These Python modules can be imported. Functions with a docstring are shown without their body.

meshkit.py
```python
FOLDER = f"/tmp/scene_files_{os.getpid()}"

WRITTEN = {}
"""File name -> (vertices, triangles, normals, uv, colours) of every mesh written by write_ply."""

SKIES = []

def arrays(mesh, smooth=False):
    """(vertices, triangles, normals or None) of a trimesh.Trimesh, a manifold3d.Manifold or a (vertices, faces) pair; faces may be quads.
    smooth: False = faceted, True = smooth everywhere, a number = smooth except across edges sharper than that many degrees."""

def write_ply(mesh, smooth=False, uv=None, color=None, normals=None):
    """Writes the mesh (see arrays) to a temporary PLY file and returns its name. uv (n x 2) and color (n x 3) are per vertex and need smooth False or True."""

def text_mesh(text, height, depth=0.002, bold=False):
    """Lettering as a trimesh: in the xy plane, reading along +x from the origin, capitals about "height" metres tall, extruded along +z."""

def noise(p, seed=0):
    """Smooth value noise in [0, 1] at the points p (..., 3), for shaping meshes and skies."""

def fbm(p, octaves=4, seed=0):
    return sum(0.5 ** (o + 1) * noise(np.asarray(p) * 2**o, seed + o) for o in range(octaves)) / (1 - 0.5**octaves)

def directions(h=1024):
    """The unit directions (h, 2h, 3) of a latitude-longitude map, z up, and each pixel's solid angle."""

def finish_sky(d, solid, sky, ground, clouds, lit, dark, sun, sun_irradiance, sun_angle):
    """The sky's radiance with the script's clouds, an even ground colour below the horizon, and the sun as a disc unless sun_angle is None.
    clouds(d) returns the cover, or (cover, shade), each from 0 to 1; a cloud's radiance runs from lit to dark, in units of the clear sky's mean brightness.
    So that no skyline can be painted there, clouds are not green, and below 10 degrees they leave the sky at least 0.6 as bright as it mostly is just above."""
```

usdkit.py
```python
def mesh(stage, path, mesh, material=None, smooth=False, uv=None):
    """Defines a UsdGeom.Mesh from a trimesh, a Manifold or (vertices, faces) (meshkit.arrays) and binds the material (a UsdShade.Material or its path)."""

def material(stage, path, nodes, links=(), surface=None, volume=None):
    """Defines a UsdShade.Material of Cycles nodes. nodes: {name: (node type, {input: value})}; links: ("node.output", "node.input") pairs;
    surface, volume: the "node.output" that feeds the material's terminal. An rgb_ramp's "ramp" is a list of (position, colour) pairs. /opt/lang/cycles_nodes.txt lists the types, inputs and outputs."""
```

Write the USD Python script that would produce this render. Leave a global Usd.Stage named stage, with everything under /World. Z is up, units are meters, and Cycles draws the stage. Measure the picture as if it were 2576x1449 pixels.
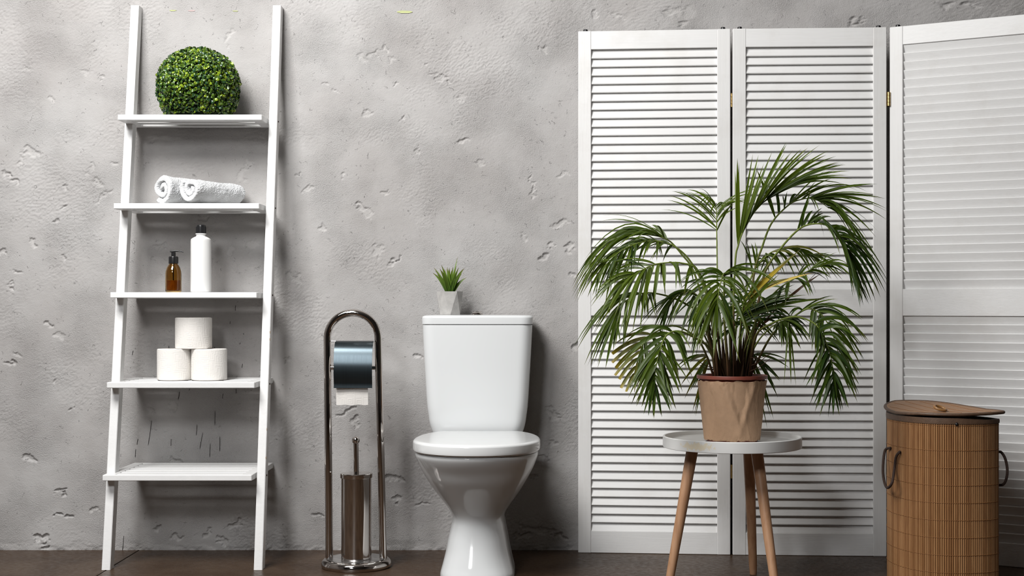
import math
import numpy as np
import trimesh
import manifold3d as m3
import usdkit
import meshkit
from pxr import Usd, UsdGeom, UsdLux, UsdShade, Gf, Sdf, Vt

stage = Usd.Stage.CreateInMemory()
UsdGeom.SetStageUpAxis(stage, 'Z')
UsdGeom.SetStageMetersPerUnit(stage, 1.0)
world = UsdGeom.Xform.Define(stage, '/World')
stage.SetDefaultPrim(world.GetPrim())
UsdGeom.Scope.Define(stage, '/World/Looks')

# ------------------------------------------------------------------ camera
F, CX, CY = 3540.0, 1360.0, 770.0          # focal length and principal point in pixels of the 2576 x 1449 photograph
DW, H = 4.75, 0.824                        # camera to wall, camera above floor
cam = UsdGeom.Camera.Define(stage, '/World/camera')
cam.AddTranslateOp().Set(Gf.Vec3d(0, -DW, H))
cam.AddRotateXOp().Set(90)
cam.CreateHorizontalApertureAttr(36.0)
cam.CreateVerticalApertureAttr(36.0 * 1449 / 2576)
cam.CreateFocalLengthAttr(F / 2576 * 36.0)
cam.CreateHorizontalApertureOffsetAttr((1288.0 - CX) / 2576 * 36.0)
cam.CreateVerticalApertureOffsetAttr((CY - 724.5) / 2576 * 36.0)
cam.CreateFStopAttr(0.0)
EXPOSURE = 0.20
cam.CreateExposureAttr(EXPOSURE)

# ------------------------------------------------------------------ lights: a studio softbox high on the left, a weak one by the camera
def rect_light(name, pos, target, w, h, intensity, color=(1, 1, 1)):
    L = UsdLux.RectLight.Define(stage, '/World/' + name)
    L.CreateWidthAttr(w); L.CreateHeightAttr(h)
    L.CreateIntensityAttr(intensity); L.CreateColorAttr(Gf.Vec3f(*color))
    p, t = np.array(pos, float), np.array(target, float)
    z = (p - t) / np.linalg.norm(p - t)
    x = np.cross([0, 0, 1.0], z); x /= np.linalg.norm(x)
    y = np.cross(z, x)
    m = Gf.Matrix4d(*x, 0, *y, 0, *z, 0, *p, 1)
    L.AddTransformOp().Set(m)
    return L

rect_light('key_softbox', (-1.50, -2.35, 3.10), (-0.50, 0.0, 1.10), 1.3, 1.3, 26.5, (1.0, 0.99, 0.975))
rect_light('fill_softbox', (-1.35, -4.9, 2.60), (-0.60, 0.0, 0.8), 0.6, 0.6, 48.0, (0.975, 0.985, 1.0))

# ------------------------------------------------------------------ helpers
rng = np.random.default_rng(7)
used = {}


def numbered(parent, name):
    k = used.get((parent, name), 0)
    used[(parent, name)] = k + 1
    return name if k == 0 else f'{name}_{k:03d}'


def tag(p, label=None, cat=None, group=None, kind=None):
    for k, v in (('label', label), ('category', cat), ('group', group), ('kind', kind)):
        if v:
            p.SetCustomDataByKey(k, v)


def thing(name, label, cat, group=None, kind=None):
    p = UsdGeom.Xform.Define(stage, '/World/' + numbered('/World', name)).GetPrim()
    tag(p, label, cat, group, kind)
    return p


def part(name, mesh, mat, parent=None, smooth=30, label=None, cat=None, group=None, kind=None, col=None):
    up = str(parent.GetPath()) if parent else '/World'
    path = up + '/' + numbered(up, name)
    if col is not None:
        v, f = mesh
        m = usdkit.mesh(stage, path, (v, f), M[mat], smooth=True)
        UsdGeom.PrimvarsAPI(m).CreatePrimvar('col', Sdf.ValueTypeNames.Color3fArray, 'vertex').Set(Vt.Vec3fArray.FromNumpy(np.asarray(col, np.float32)))
    else:
        m = usdkit.mesh(stage, path, mesh, M[mat], smooth=smooth)
    p = m.GetPrim()
    tag(p, label, cat, group, kind)
    return p


def holder(name, parent, label=None):
    up = str(parent.GetPath())
    p = UsdGeom.Xform.Define(stage, up + '/' + numbered(up, name)).GetPrim()
    tag(p, label)
    return p


def P(px, py, d):
    """The point that lies d metres in front of the camera and shows at that pixel of the photograph."""
    return np.array([(px - CX) * d / F, d - DW, H - (py - CY) * d / F])


def cbox(x0, x1, y0, y1, z0, z1, c=0.0015):
    c = min(c, (x1 - x0) * .45, (y1 - y0) * .45, (z1 - z0) * .45)
    pts = []
    for sx in (0, 1):
        for sy in (0, 1):
            for sz in (0, 1):
                X, Y, Z = (x0, x1)[sx], (y0, y1)[sy], (z0, z1)[sz]
                ix, iy, iz = (c, -c)[sx], (c, -c)[sy], (c, -c)[sz]
                pts += [(X, Y + iy, Z + iz), (X + ix, Y, Z + iz), (X + ix, Y + iy, Z)]
    return trimesh.convex.convex_hull(np.array(pts))


def hull(pts):
    return trimesh.convex.convex_hull(np.array(pts))


def cat_mesh(*ms):
    return trimesh.util.concatenate(list(ms))


def rot(mesh, deg, axis, about=(0, 0, 0)):
    mesh = mesh.copy()
    mesh.apply_transform(trimesh.transformations.rotation_matrix(math.radians(deg), axis, about))
    return mesh


def move(mesh, *v):
    mesh = mesh.copy(); mesh.apply_translation(v); return mesh


def tube(pts, r, sides=12, closed=False, cap=True):
    p = np.asarray(pts, float); n = len(p)
    r = np.broadcast_to(np.asarray(r, float), (n,))
    if closed:
        t = np.roll(p, -1, 0) - np.roll(p, 1, 0)
    else:
        t = np.gradient(p, axis=0)
    t /= np.linalg.norm(t, axis=1, keepdims=True) + 1e-12
    a = np.cross(t[0], [0, 0, 1.0] if abs(t[0][2]) < .9 else [1.0, 0, 0]); a /= np.linalg.norm(a)
    A = []
    for i in range(n):
        a = a - t[i] * (a @ t[i]); a /= np.linalg.norm(a); A.append(a)
    A = np.array(A); B = np.cross(t, A)
    g = np.arange(sides) * 2 * np.pi / sides
    v = (p[:, None] + r[:, None, None] * (np.cos(g)[None, :, None] * A[:, None] + np.sin(g)[None, :, None] * B[:, None])).reshape(-1, 3)
    f = []
    m = n if closed else n - 1
    for i in range(m):
        for j in range(sides):
            a0, a1 = i * sides + j, i * sides + (j + 1) % sides
            b0, b1 = ((i + 1) % n) * sides + j, ((i + 1) % n) * sides + (j + 1) % sides
            f += [(a0, a1, b1), (a0, b1, b0)]
    if cap and not closed:
        v = np.vstack([v, p[0], p[-1]])
        for j in range(sides):
            f.append((len(v) - 2, (j + 1) % sides, j))
            f.append((len(v) - 1, (n - 1) * sides + j, (n - 1) * sides + (j + 1) % sides))
    return trimesh.Trimesh(v, f, process=False)


def lathe(profile, n=48, center=(0, 0, 0)):
    """profile: (radius, z) from the axis at the bottom round to the axis at the top."""
    pr = np.array(profile, float)
    g = np.arange(n) * 2 * np.pi / n
    v = np.stack([pr[:, None, 0] * np.cos(g), pr[:, None, 0] * np.sin(g), np.broadcast_to(pr[:, None, 1], (len(pr), n))], -1).reshape(-1, 3)
    f = []
    for i in range(len(pr) - 1):
        for j in range(n):
            a, b = i * n + j, i * n + (j + 1) % n
            c, d = (i + 1) * n + j, (i + 1) * n + (j + 1) % n
            if pr[i, 0] > 1e-9: f.append((a, b, d))
            if pr[i + 1, 0] > 1e-9: f.append((a, d, c))
    m = trimesh.Trimesh(v + np.array(center), f, process=True)
    return m


def grid_mesh(V, wrap_u=False, wrap_v=False):
    """V: (nu, nv, 3) -> (vertices, faces)."""
    nu, nv = V.shape[:2]
    iu = np.arange(nu if wrap_u else nu - 1); iv = np.arange(nv if wrap_v else nv - 1)
    I, J = np.meshgrid(iu, iv, indexing='ij')
    I2, J2 = (I + 1) % nu, (J + 1) % nv
    a, b, c, d = I * nv + J, I2 * nv + J, I2 * nv + J2, I * nv + J2
    f = np.vstack([np.stack([a, b, c], -1).reshape(-1, 3), np.stack([a, c, d], -1).reshape(-1, 3)])
    return trimesh.Trimesh(V.reshape(-1, 3), f, process=False)


def loft(rings, cap=True):
    """rings: (k, n, 3) closed loops, counter-clockwise from above, bottom to top."""
    R = np.array(rings, float); k, n = R.shape[:2]
    v = R.reshape(-1, 3); f = []
    for i in range(k - 1):
        for j in range(n):
            a, b = i * n + j, i * n + (j + 1) % n
            c, d = a + n, b + n
            f += [(a, b, d), (a, d, c)]
    if cap:
        v = np.vstack([v, R[0].mean(0), R[-1].mean(0)])
        for j in range(n):
            f.append((len(v) - 2, (j + 1) % n, j))
            f.append((len(v) - 1, (k - 1) * n + j, (k - 1) * n + (j + 1) % n))
    return trimesh.Trimesh(v, f, process=False)


def spline(pts, n, closed=False):
    """Catmull-Rom through the points, n samples evenly by parameter."""
    p = np.asarray(pts, float); k = len(p)
    out = []
    for u in np.linspace(0, k if closed else k - 1, n, endpoint=not closed):
        i = int(min(math.floor(u), k - 1 if closed else k - 2)); t = u - i
        g = (lambda q: p[q % k]) if closed else (lambda q: p[min(max(q, 0), k - 1)])
        a, b, c, d = g(i - 1), g(i), g(i + 1), g(i + 2)
        out.append(.5 * (2 * b + (c - a) * t + (2 * a - 5 * b + 4 * c - d) * t * t + (3 * b - a - 3 * c + d) * t ** 3))
    return np.array(out)


def resample(p, n, closed=False):
    p = np.asarray(p, float)
    if closed: p = np.vstack([p, p[:1]])
    s = np.concatenate([[0], np.cumsum(np.linalg.norm(np.diff(p, axis=0), axis=1))])
    u = np.linspace(0, s[-1], n, endpoint=not closed)
    return np.stack([np.interp(u, s, p[:, k]) for k in range(p.shape[1])], -1)


# ------------------------------------------------------------------ materials
M = {}


def mat(name, nodes, links, surface='p.BSDF'):
    M[name] = usdkit.material(stage, '/World/Looks/' + name, nodes, links, surface=surface)


def plain(name, color, rough=0.5, noise=0.0, nscale=20.0, bump=0.0, bscale=200.0, **kw):
    nodes = {'p': ('principled_bsdf', dict(base_color=color, roughness=rough, **kw)), 'g': ('geometry', {})}
    links = []
    if noise:
        c = np.array(color)
        nodes['n'] = ('noise_texture', dict(scale=nscale, detail=4.0))
        nodes['r'] = ('rgb_ramp', {'ramp': [(0.3, tuple(c * (1 - noise))), (0.7, tuple(np.minimum(c * (1 + noise), 1)))]})
        links += [('g.position', 'n.vector'), ('n.fac', 'r.fac'), ('r.color', 'p.base_color')]
    if bump:
        nodes['b'] = ('noise_texture', dict(scale=bscale, detail=3.0))
        nodes['u'] = ('bump', dict(strength=1.0, distance=bump))
        links += [('g.position', 'b.vector'), ('b.fac', 'u.height'), ('u.normal', 'p.normal')]
    mat(name, nodes, links)


# rough grey plaster: mottled, with patches of coarse and smooth trowelling
mat('plaster', {
    'g': ('geometry', {}),
    'big': ('noise_texture', dict(scale=2.2, detail=6.0, roughness=.6)),
    'rb': ('rgb_ramp', {'ramp': [(0.30, (.335, .318, .308)), (0.50, (.388, .375, .367)), (0.72, (.436, .428, .422))]}),
    'sp': ('voronoi_texture', dict(scale=140.0, randomness=1.0)),
    'spr': ('rgb_ramp', {'ramp': [(0.0, (.55, .55, .55)), (0.10, (.62, .62, .62)), (0.17, (1, 1, 1))]}),
    'mk': ('noise_texture', dict(scale=5.0, detail=4.0)),
    'mkr': ('rgb_ramp', {'ramp': [(0.42, (0, 0, 0)), (0.68, (1, 1, 1))]}),
    'one': ('mix', dict(mix_type='mix', color1=(1, 1, 1))),
    'ch': ('attribute', dict(attribute='col')), 'chs': ('math', dict(math_type='multiply', value2=.28)), 'chm': ('mix', dict(mix_type='mix', color2=(.56, .545, .53))),
    'mul': ('mix', dict(mix_type='multiply', fac=1.0)),
    'fine': ('noise_texture', dict(scale=260.0, detail=4.0, roughness=.7, distortion=.3)),
    'mid': ('noise_texture', dict(scale=75.0, detail=4.0, roughness=.6, distortion=.6)),
    'low': ('noise_texture', dict(scale=14.0, detail=3.0)),
    'a': ('math', dict(math_type='multiply')),
    'mk2': ('math', dict(math_type='multiply_add', value2=1.5, value3=.45)),
    'b': ('math', dict(math_type='multiply_add', value2=.38)),
    'c': ('math', dict(math_type='multiply_add', value2=.5)),
    'pit': ('noise_texture', dict(scale=62.0, detail=6.0, roughness=.68, distortion=1.2)),
    'pitr': ('rgb_ramp', {'ramp': [(0.0, (0, 0, 0)), (0.325, (0, 0, 0)), (0.35, (1, 1, 1)), (1.0, (1, 1, 1))]}),
    'd': ('math', dict(math_type='multiply_add', value2=.75)),
    'u': ('bump', dict(strength=.9, distance=.0026)),
    'p': ('principled_bsdf', dict(roughness=.85, specular_ior_level=.25)),
}, [('g.position', 'big.vector'), ('big.fac', 'rb.fac'), ('g.position', 'sp.vector'), ('sp.distance', 'spr.fac'),
    ('g.position', 'mk.vector'), ('mk.fac', 'mkr.fac'), ('mkr.color', 'one.fac'), ('spr.color', 'one.color2'),
    ('rb.color', 'mul.color1'), ('one.color', 'mul.color2'), ('ch.fac', 'chs.value1'), ('chs.value', 'chm.fac'), ('mul.color', 'chm.color1'), ('chm.color', 'p.base_color'),
    ('g.position', 'fine.vector'), ('g.position', 'mid.vector'), ('g.position', 'low.vector'),
    ('mkr.color', 'mk2.value1'), ('fine.fac', 'a.value1'), ('mk2.value', 'a.value2'),
    ('mid.fac', 'b.value1'), ('a.value', 'b.value3'), ('low.fac', 'c.value1'), ('b.value', 'c.value3'),
    ('g.position', 'pit.vector'), ('pit.fac', 'pitr.fac'), ('pitr.color', 'd.value1'), ('c.value', 'd.value3'), ('d.value', 'u.height'), ('u.normal', 'p.normal')])
plain('dark_plaster', (.17, .155, .145), .9, .2, 3.0)
mat('floor_concrete', {
    'g': ('geometry', {}),
    'n': ('noise_texture', dict(scale=3.5, detail=7.0, roughness=.65, distortion=.5)),
    'r': ('rgb_ramp', {'ramp': [(0.3, (.036, .021, .012)), (0.5, (.056, .035, .022)), (0.7, (.080, .054, .036))]}),
    'n2': ('noise_texture', dict(scale=60.0, detail=5.0)),
    'r2': ('rgb_ramp', {'ramp': [(0.35, (.28, .28, .28)), (0.65, (.42, .42, .42))]}),
    'u': ('bump', dict(strength=.4, distance=.0006)),
    'p': ('principled_bsdf', dict(specular_ior_level=.09)),
}, [('g.position', 'n.vector'), ('n.fac', 'r.fac'), ('r.color', 'p.base_color'), ('g.position', 'n2.vector'),
    ('n2.fac', 'r2.fac'), ('r2.color', 'p.roughness'), ('n2.fac', 'u.height'), ('u.normal', 'p.normal')])
plain('floor_joint', (.02, .016, .013), .9)
plain('stain', (.035, .03, .028), .6)
plain('yellow_mark', (.42, .45, .22), .8)
plain('pink_mark', (.44, .34, .33), .8)
plain('white_paint', (.75, .75, .745), .42, .02, 30.0, .0003, 120.0)


def painted_wood(name, color, grain_axis, dirt=.12):
    sc = {'x': (4.0, 60.0, 120.0), 'z': (120.0, 60.0, 4.0)}[grain_axis]
    c = np.array(color)
    mat(name, {
        'g': ('geometry', {}),
        'mp': ('mapping', dict(scale=sc)),
        'n': ('noise_texture', dict(scale=1.5, detail=5.0, roughness=.6, distortion=.4)),
        'mx': ('rgb_ramp', {'ramp': [(0.3, tuple(c * (1 - dirt * .45))), (0.55, tuple(c)), (0.75, tuple(np.minimum(c * 1.02, .95)))]}),
        'd': ('noise_texture', dict(scale=7.0, detail=5.0, roughness=.65)),
        'dr': ('rgb_ramp', {'ramp': [(0.32, (1 - dirt, 1 - dirt * 1.15, 1 - dirt * 1.35)), (0.48, (1, 1, 1))]}),
        'mul': ('mix', dict(mix_type='multiply', fac=1.0)),
        'u': ('bump', dict(strength=.5, distance=.0006)),
        'p': ('principled_bsdf', dict(roughness=.5)),
    }, [('g.position', 'mp.vector'), ('mp.vector', 'n.vector'), ('n.fac', 'mx.fac'), ('g.position', 'd.vector'), ('d.fac', 'dr.fac'),
        ('mx.color', 'mul.color1'), ('dr.color', 'mul.color2'), ('mul.color', 'p.base_color'), ('n.fac', 'u.height'), ('u.normal', 'p.normal')])


painted_wood('screen_wood_x', (.70, .697, .69), 'x', .05)
painted_wood('screen_wood_z', (.68, .675, .665), 'z', .06)
plain('ceramic', (.66, .675, .68), .10, ior=1.43)
plain('seat_plastic', (.70, .71, .71), .12)
plain('chrome', (.62, .58, .55), .06, metallic=1.0)
plain('chrome_worn', (.55, .55, .55), .28, .25, 40.0, metallic=1.0)
mat('brushed_steel', {
    'g': ('geometry', {}), 'mp': ('mapping', dict(scale=(900.0, 4.0, 4.0))), 'n': ('noise_texture', dict(scale=1.0, detail=3.0)),
    'r': ('rgb_ramp', {'ramp': [(0.3, (.30, .30, .30)), (0.7, (.33, .33, .33))]}),
    'p': ('principled_bsdf', dict(base_color=(.058, .073, .082), metallic=1.0)),
}, [('g.position', 'mp.vector'), ('mp.vector', 'n.vector'), ('n.fac', 'r.fac'), ('r.color', 'p.roughness')])
plain('black_plastic', (.012, .012, .013), .28)
plain('white_plastic', (.80, .80, .79), .38, subsurface_weight=.0)
plain('terry', (.70, .71, .72), .95, 0, 1, .0022, 700.0)
# embossed tissue: wavy lines in relief
mat('tissue', {
    'g': ('geometry', {}),
    'v': ('voronoi_texture', dict(scale=34.0, metric='chebychev', feature='f1', randomness=.9)),
    's': ('math', dict(math_type='multiply', value2=34.0)),
    'sn': ('math', dict(math_type='sine')),
    'n': ('noise_texture', dict(scale=600.0, detail=2.0)),
    'ad': ('math', dict(math_type='multiply_add', value2=.7)),
    'u': ('bump', dict(strength=.35, distance=.0004)),
    'p': ('principled_bsdf', dict(base_color=(.76, .735, .70), roughness=.95)),
}, [('g.position', 'v.vector'), ('v.distance', 's.value1'), ('s.value', 'sn.value1'), ('g.position', 'n.vector'),
    ('n.fac', 'ad.value1'), ('sn.value', 'ad.value3'), ('ad.value', 'u.height'), ('u.normal', 'p.normal')])
plain('cardboard', (.45, .34, .24), .9)
mat('amber_glass', {'p': ('principled_bsdf', dict(base_color=(.55, .36, .13), roughness=.03, transmission_weight=1.0, ior=1.48))}, [])
mat('amber_liquid', {'p': ('principled_bsdf', dict(base_color=(.42, .20, .035), roughness=.3))}, [])
plain('pot_concrete', (.39, .38, .365), .85, .12, 45.0, .0005, 250.0)
plain('soil', (.035, .022, .015), .95, .4, 150.0, .004, 130.0)
plain('terracotta', (.23, .060, .040), .45)
plain('kraft', (.475, .305, .190), .8, .05, 60.0, .0004, 500.0)
plain('brass', (.62, .43, .18), .3, metallic=1.0)
plain('leather', (.105, .060, .036), .5, .15, 90.0, .0005, 350.0)
plain('rope', (.055, .032, .024), .85, .2, 300.0, .001, 600.0)
plain('ring_wood', (.26, .13, .045), .3)
plain('thread', (.25, .105, .032), .7)
plain('bare_wood', (.42, .32, .22), .8)


def striped_wood(name, lo, hi, scale, rough=.5):
    mat(name, {
        'g': ('geometry', {}), 'mp': ('mapping', dict(scale=scale)), 'n': ('noise_texture', dict(scale=1.0, detail=5.0, roughness=.6, distortion=.5)),
        'r': ('rgb_ramp', {'ramp': [(0.3, lo), (0.7, hi)]}), 'u': ('bump', dict(strength=.3, distance=.0005)),
        'p': ('principled_bsdf', dict(roughness=rough)),
    }, [('g.position', 'mp.vector'), ('mp.vector', 'n.vector'), ('n.fac', 'r.fac'), ('r.color', 'p.base_color'), ('n.fac', 'u.height'), ('u.normal', 'p.normal')])


striped_wood('beech', (.34, .175, .090), (.49, .285, .165), (60.0, 60.0, 5.0), .45)
BAMBOO = []
for i, (lo, hi) in enumerate((((.24, .11, .04), (.37, .185, .075)), ((.27, .13, .05), (.41, .22, .095)), ((.19, .082, .028), (.31, .15, .058)), ((.29, .15, .065), (.40, .21, .09)))):
    striped_wood(f'bamboo_{i}', lo, hi, (300.0, 300.0, 14.0), .45); BAMBOO.append(f'bamboo_{i}')
striped_wood('bamboo_lid', (.24, .125, .06), (.36, .20, .10), (6.0, 120.0, 60.0), .5)


def leafy(name, rough, trans=.25, gloss=.5):
    mat(name, {
        'c': ('attribute', dict(attribute='col')),
        'p': ('principled_bsdf', dict(roughness=rough, specular_ior_level=gloss)),
        't': ('translucent_bsdf', {}),
        'm': ('mix_closure', dict(fac=trans)),
    }, [('c.color', 'p.base_color'), ('c.color', 't.color'), ('p.BSDF', 'm.closure1'), ('t.BSDF', 'm.closure2')], surface='m.closure')


leafy('palm_leaf', .44, .28, .30)
leafy('box_leaf', .22, .10)
leafy('grass_leaf', .45, .2)
leafy('stalk', .6, .0, .12)
# the tray's paint with a yellowed, flaking patch on the rim
tray_spot = P(1757, 1121, 4.02)
mat('tray_paint', {
    'g': ('geometry', {}),
    'mp': ('mapping', dict(location=tuple(-tray_spot * np.array([17.0, 8.0, 62.0])), scale=(17.0, 8.0, 62.0))),
    'len': ('vector_math', dict(math_type='length')),
    'n': ('noise_texture', dict(scale=110.0, detail=5.0, roughness=.65)),
    'ma': ('math', dict(math_type='multiply_add', value2=2.2)),
    'r': ('rgb_ramp', {'ramp': [(0.0, (.70, .61, .45)), (0.60, (.70, .63, .49)), (0.68, (.70, .70, .685))]}),
    'sc': ('math', dict(math_type='multiply', value2=.36)),
    'p': ('principled_bsdf', dict(roughness=.38)),
}, [('g.position', 'mp.vector'), ('mp.vector', 'len.vector1'), ('g.position', 'n.vector'), ('n.fac', 'ma.value1'), ('len.value', 'ma.value3'),
    ('ma.value', 'sc.value1'), ('sc.value', 'r.fac'), ('r.color', 'p.base_color')])

# ------------------------------------------------------------------ the room
RX0, RX1, RY0, RZ = -3.6, 3.8, -7.0, 3.9


def structure(name, mesh, m, smooth=False, label=None):
    return part(name, mesh, m, None, smooth, label=label, kind='structure')


# back wall: relief of chips and rough patches where the photograph shows it
def wall_relief(X, Z):
    px, py = CX + X * F / DW, CY - (Z - H) * F / DW
    q = np.stack([X * 60, np.zeros_like(X), Z * 60], -1)
    wx = (meshkit.fbm(q, 3, 3) - .5) * 26
    wy = (meshkit.fbm(q, 3, 11) - .5) * 26
    q2 = np.stack([X * 22, np.zeros_like(X), Z * 22], -1)
    wx += (meshkit.noise(q2, 5) - .5) * 18; wy += (meshkit.noise(q2, 9) - .5) * 18
    h = np.zeros_like(X); chip = np.zeros_like(X)
    chips = [(945, 135, 22, 7, .003, -10), (965, 120, 9, 14, .003, 0), (815, 210, 10, 5, .003, 0), (838, 224, 16, 5, .0025, 10), (1069, 168, 7, 8, .003, 0), (1090, 188, 14, 5, .0025, 0),
             (1112, 192, 14, 8, .003, 10), (1124, 205, 8, 8, .003, 0), (992, 212, 10, 6, .003, 0), (928, 290, 12, 10, .003, 0), (1016, 308, 8, 9, .003, 0), (1160, 245, 16, 12, .002, 0),
             (1165, 353, 20, 8, .004, -8), (1047, 378, 9, 12, .003, 10), (1202, 406, 18, 14, .0025, 0), (1368, 125, 20, 14, .0035, 20), (912, 146, 9, 16, .002, 0), (985, 148, 12, 16, .002, 0),
             (860, 438, 9, 11, .0025, 0), (775, 478, 22, 4, .0025, -30), (905, 521, 22, 10, .004, 8), (925, 535, 18, 16, .0025, 0), (962, 484, 10, 8, .003, 0), (820, 570, 9, 14, .003, 0),
             (946, 628, 20, 13, .002, 10), (995, 658, 24, 7, .004, -30), (1333, 470, 4, 52, .0025, 4), (1340, 500, 9, 14, .003, 0), (1362, 645, 15, 13, .005, -15), (1388, 617, 9, 8, .003, 0),
             (1417, 560, 28, 9, .003, 5), (1436, 622, 12, 12, .004, 0), (1314, 592, 12, 10, .002, 20), (1412, 440, 24, 9, .002, -20), (755, 437, 14, 4, .003, 0), (1262, 102, 5, 4, .004, 0),
             (75, 385, 26, 12, .0035, -8), (48, 400, 9, 16, .0025, 0), (22, 437, 20, 12, .005, 30), (40, 460, 14, 8, .004, 20), (210, 185, 16, 9, .002, 20), (257, 203, 11, 7, .003, 0),
             (130, 245, 8, 9, .0025, 0), (165, 470, 11, 8, .004, 0), (163, 517, 9, 8, .004, 0), (143, 553, 9, 9, .005, 0), (243, 460, 18, 8, .003, 10), (225, 428, 9, 14, .002, 0), (284, 412, 18, 12, .003, 10),
             (262, 490, 26, 7, .003, -40), (8, 640, 14, 16, .004, 0), (85, 620, 16, 13, .004, 30), (160, 642, 12, 8, .004, 0), (38, 682, 24, 8, .004, 10), (25, 722, 10, 6, .004, 0), (62, 170, 14, 9, .002, 0),
             (120, 820, 12, 9, .004, 0), (150, 842, 26, 12, .0025, 5), (30, 916, 13, 11, .006, 30), (40, 885, 14, 8, .003, 30), (75, 1148, 22, 10, .005, 8), (178, 1033, 8, 7, .004, 0), (140, 963, 6, 9, .003, 20),
             (152, 1236, 26, 7, .006, -20), (168, 1248, 10, 9, .006, 0), (147, 1293, 12, 7, .006, 0), (170, 1300, 12, 6, .006, -10), (105, 1355, 22, 11, .006, 0), (120, 1372, 14, 8, .006, 0), (245, 1287, 16, 11, .0035, 0),
             (395, 1330, 18, 8, .005, 15), (440, 1350, 18, 9, .004, 0), (595, 1320, 30, 10, .004, -25), (560, 1365, 22, 8, .004, 10), (520, 1340, 14, 9, .004, 0), (445, 1160, 34, 10, .004, 40), (380, 1040, 12, 16, .003, 0),
             (440, 1025, 10, 12, .003, 0), (470, 850, 14, 8, .003, 0), (400, 620, 26, 5, .003, 10), (385, 350, 20, 14, .0025, -20), (615, 440, 26, 14, .002, -20), (625, 410, 22, 12, .002, 30), (580, 90, 10, 40, .002, 10),
             (640, 620, 24, 18, .002, 0), (580, 625, 14, 16, .002, 0), (512, 545, 20, 12, .003, 0), (740, 700, 24, 14, .0025, 0), (725, 905, 10, 10, .003, 0), (990, 1205, 26, 9, .006, 10), (1000, 1255, 20, 8, .006, 10),
             (1062, 1265, 26, 7, .004, -10), (865, 1040, 34, 8, .005, -20), (895, 1060, 14, 16, .004, 0), (805, 1290, 20, 9, .005, 10), (1055, 890, 14, 10, .004, 20), (1365, 1155, 22, 14, .005, 0), (1395, 1040, 24, 14, .004, 20),
             (1385, 1110, 14, 12, .003, 0), (1335, 1200, 18, 8, .005, 20), (1350, 1330, 60, 12, .004, 10), (1310, 1345, 26, 10, .004, 10), (1420, 1350, 22, 10, .004, 0), (1450, 870, 12, 22, .005, 10), (1440, 690, 10, 10, .004, 0),
             (1560, 40, 30, 8, .003, 20), (1690, 28, 28, 16, .003, 0), (1730, 30, 22, 26, .002, 0), (1500, 40, 12, 10, .003, 0), (1725, 62, 9, 6, .004, 0), (2160, 55, 26, 8, .005, -10), (2380, 14, 22, 9, .004, 0), (2440, 10, 26, 9, .004, 0)]
    for x, y, a, b, dep, ang in chips:
        a, b = a * .78, b * .68
        c, s = math.cos(math.radians(ang)), math.sin(math.radians(ang))
        u, v = px + wx - x, py + wy - y
        r = np.sqrt(((c * u + s * v) / a) ** 2 + ((-s * u + c * v) / b) ** 2)
        chip = np.maximum(chip, np.clip((1.0 - r) / .3, 0, 1)); h -= dep * 1.5 * np.clip((1.1 - r) / .16, 0, 1) * (.6 + .4 * np.clip(1 - r, 0, 1))
    # rough, pocked patches
    q3 = np.stack([X * 180, np.zeros_like(X), Z * 180], -1)
    pock = np.clip(meshkit.fbm(q3, 2, 21) - .5, -.5, .5)
    m = np.clip((meshkit.fbm(np.stack([X * 5, X * 0, Z * 5], -1), 3, 33) - .5) * 5, 0, 1)
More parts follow.
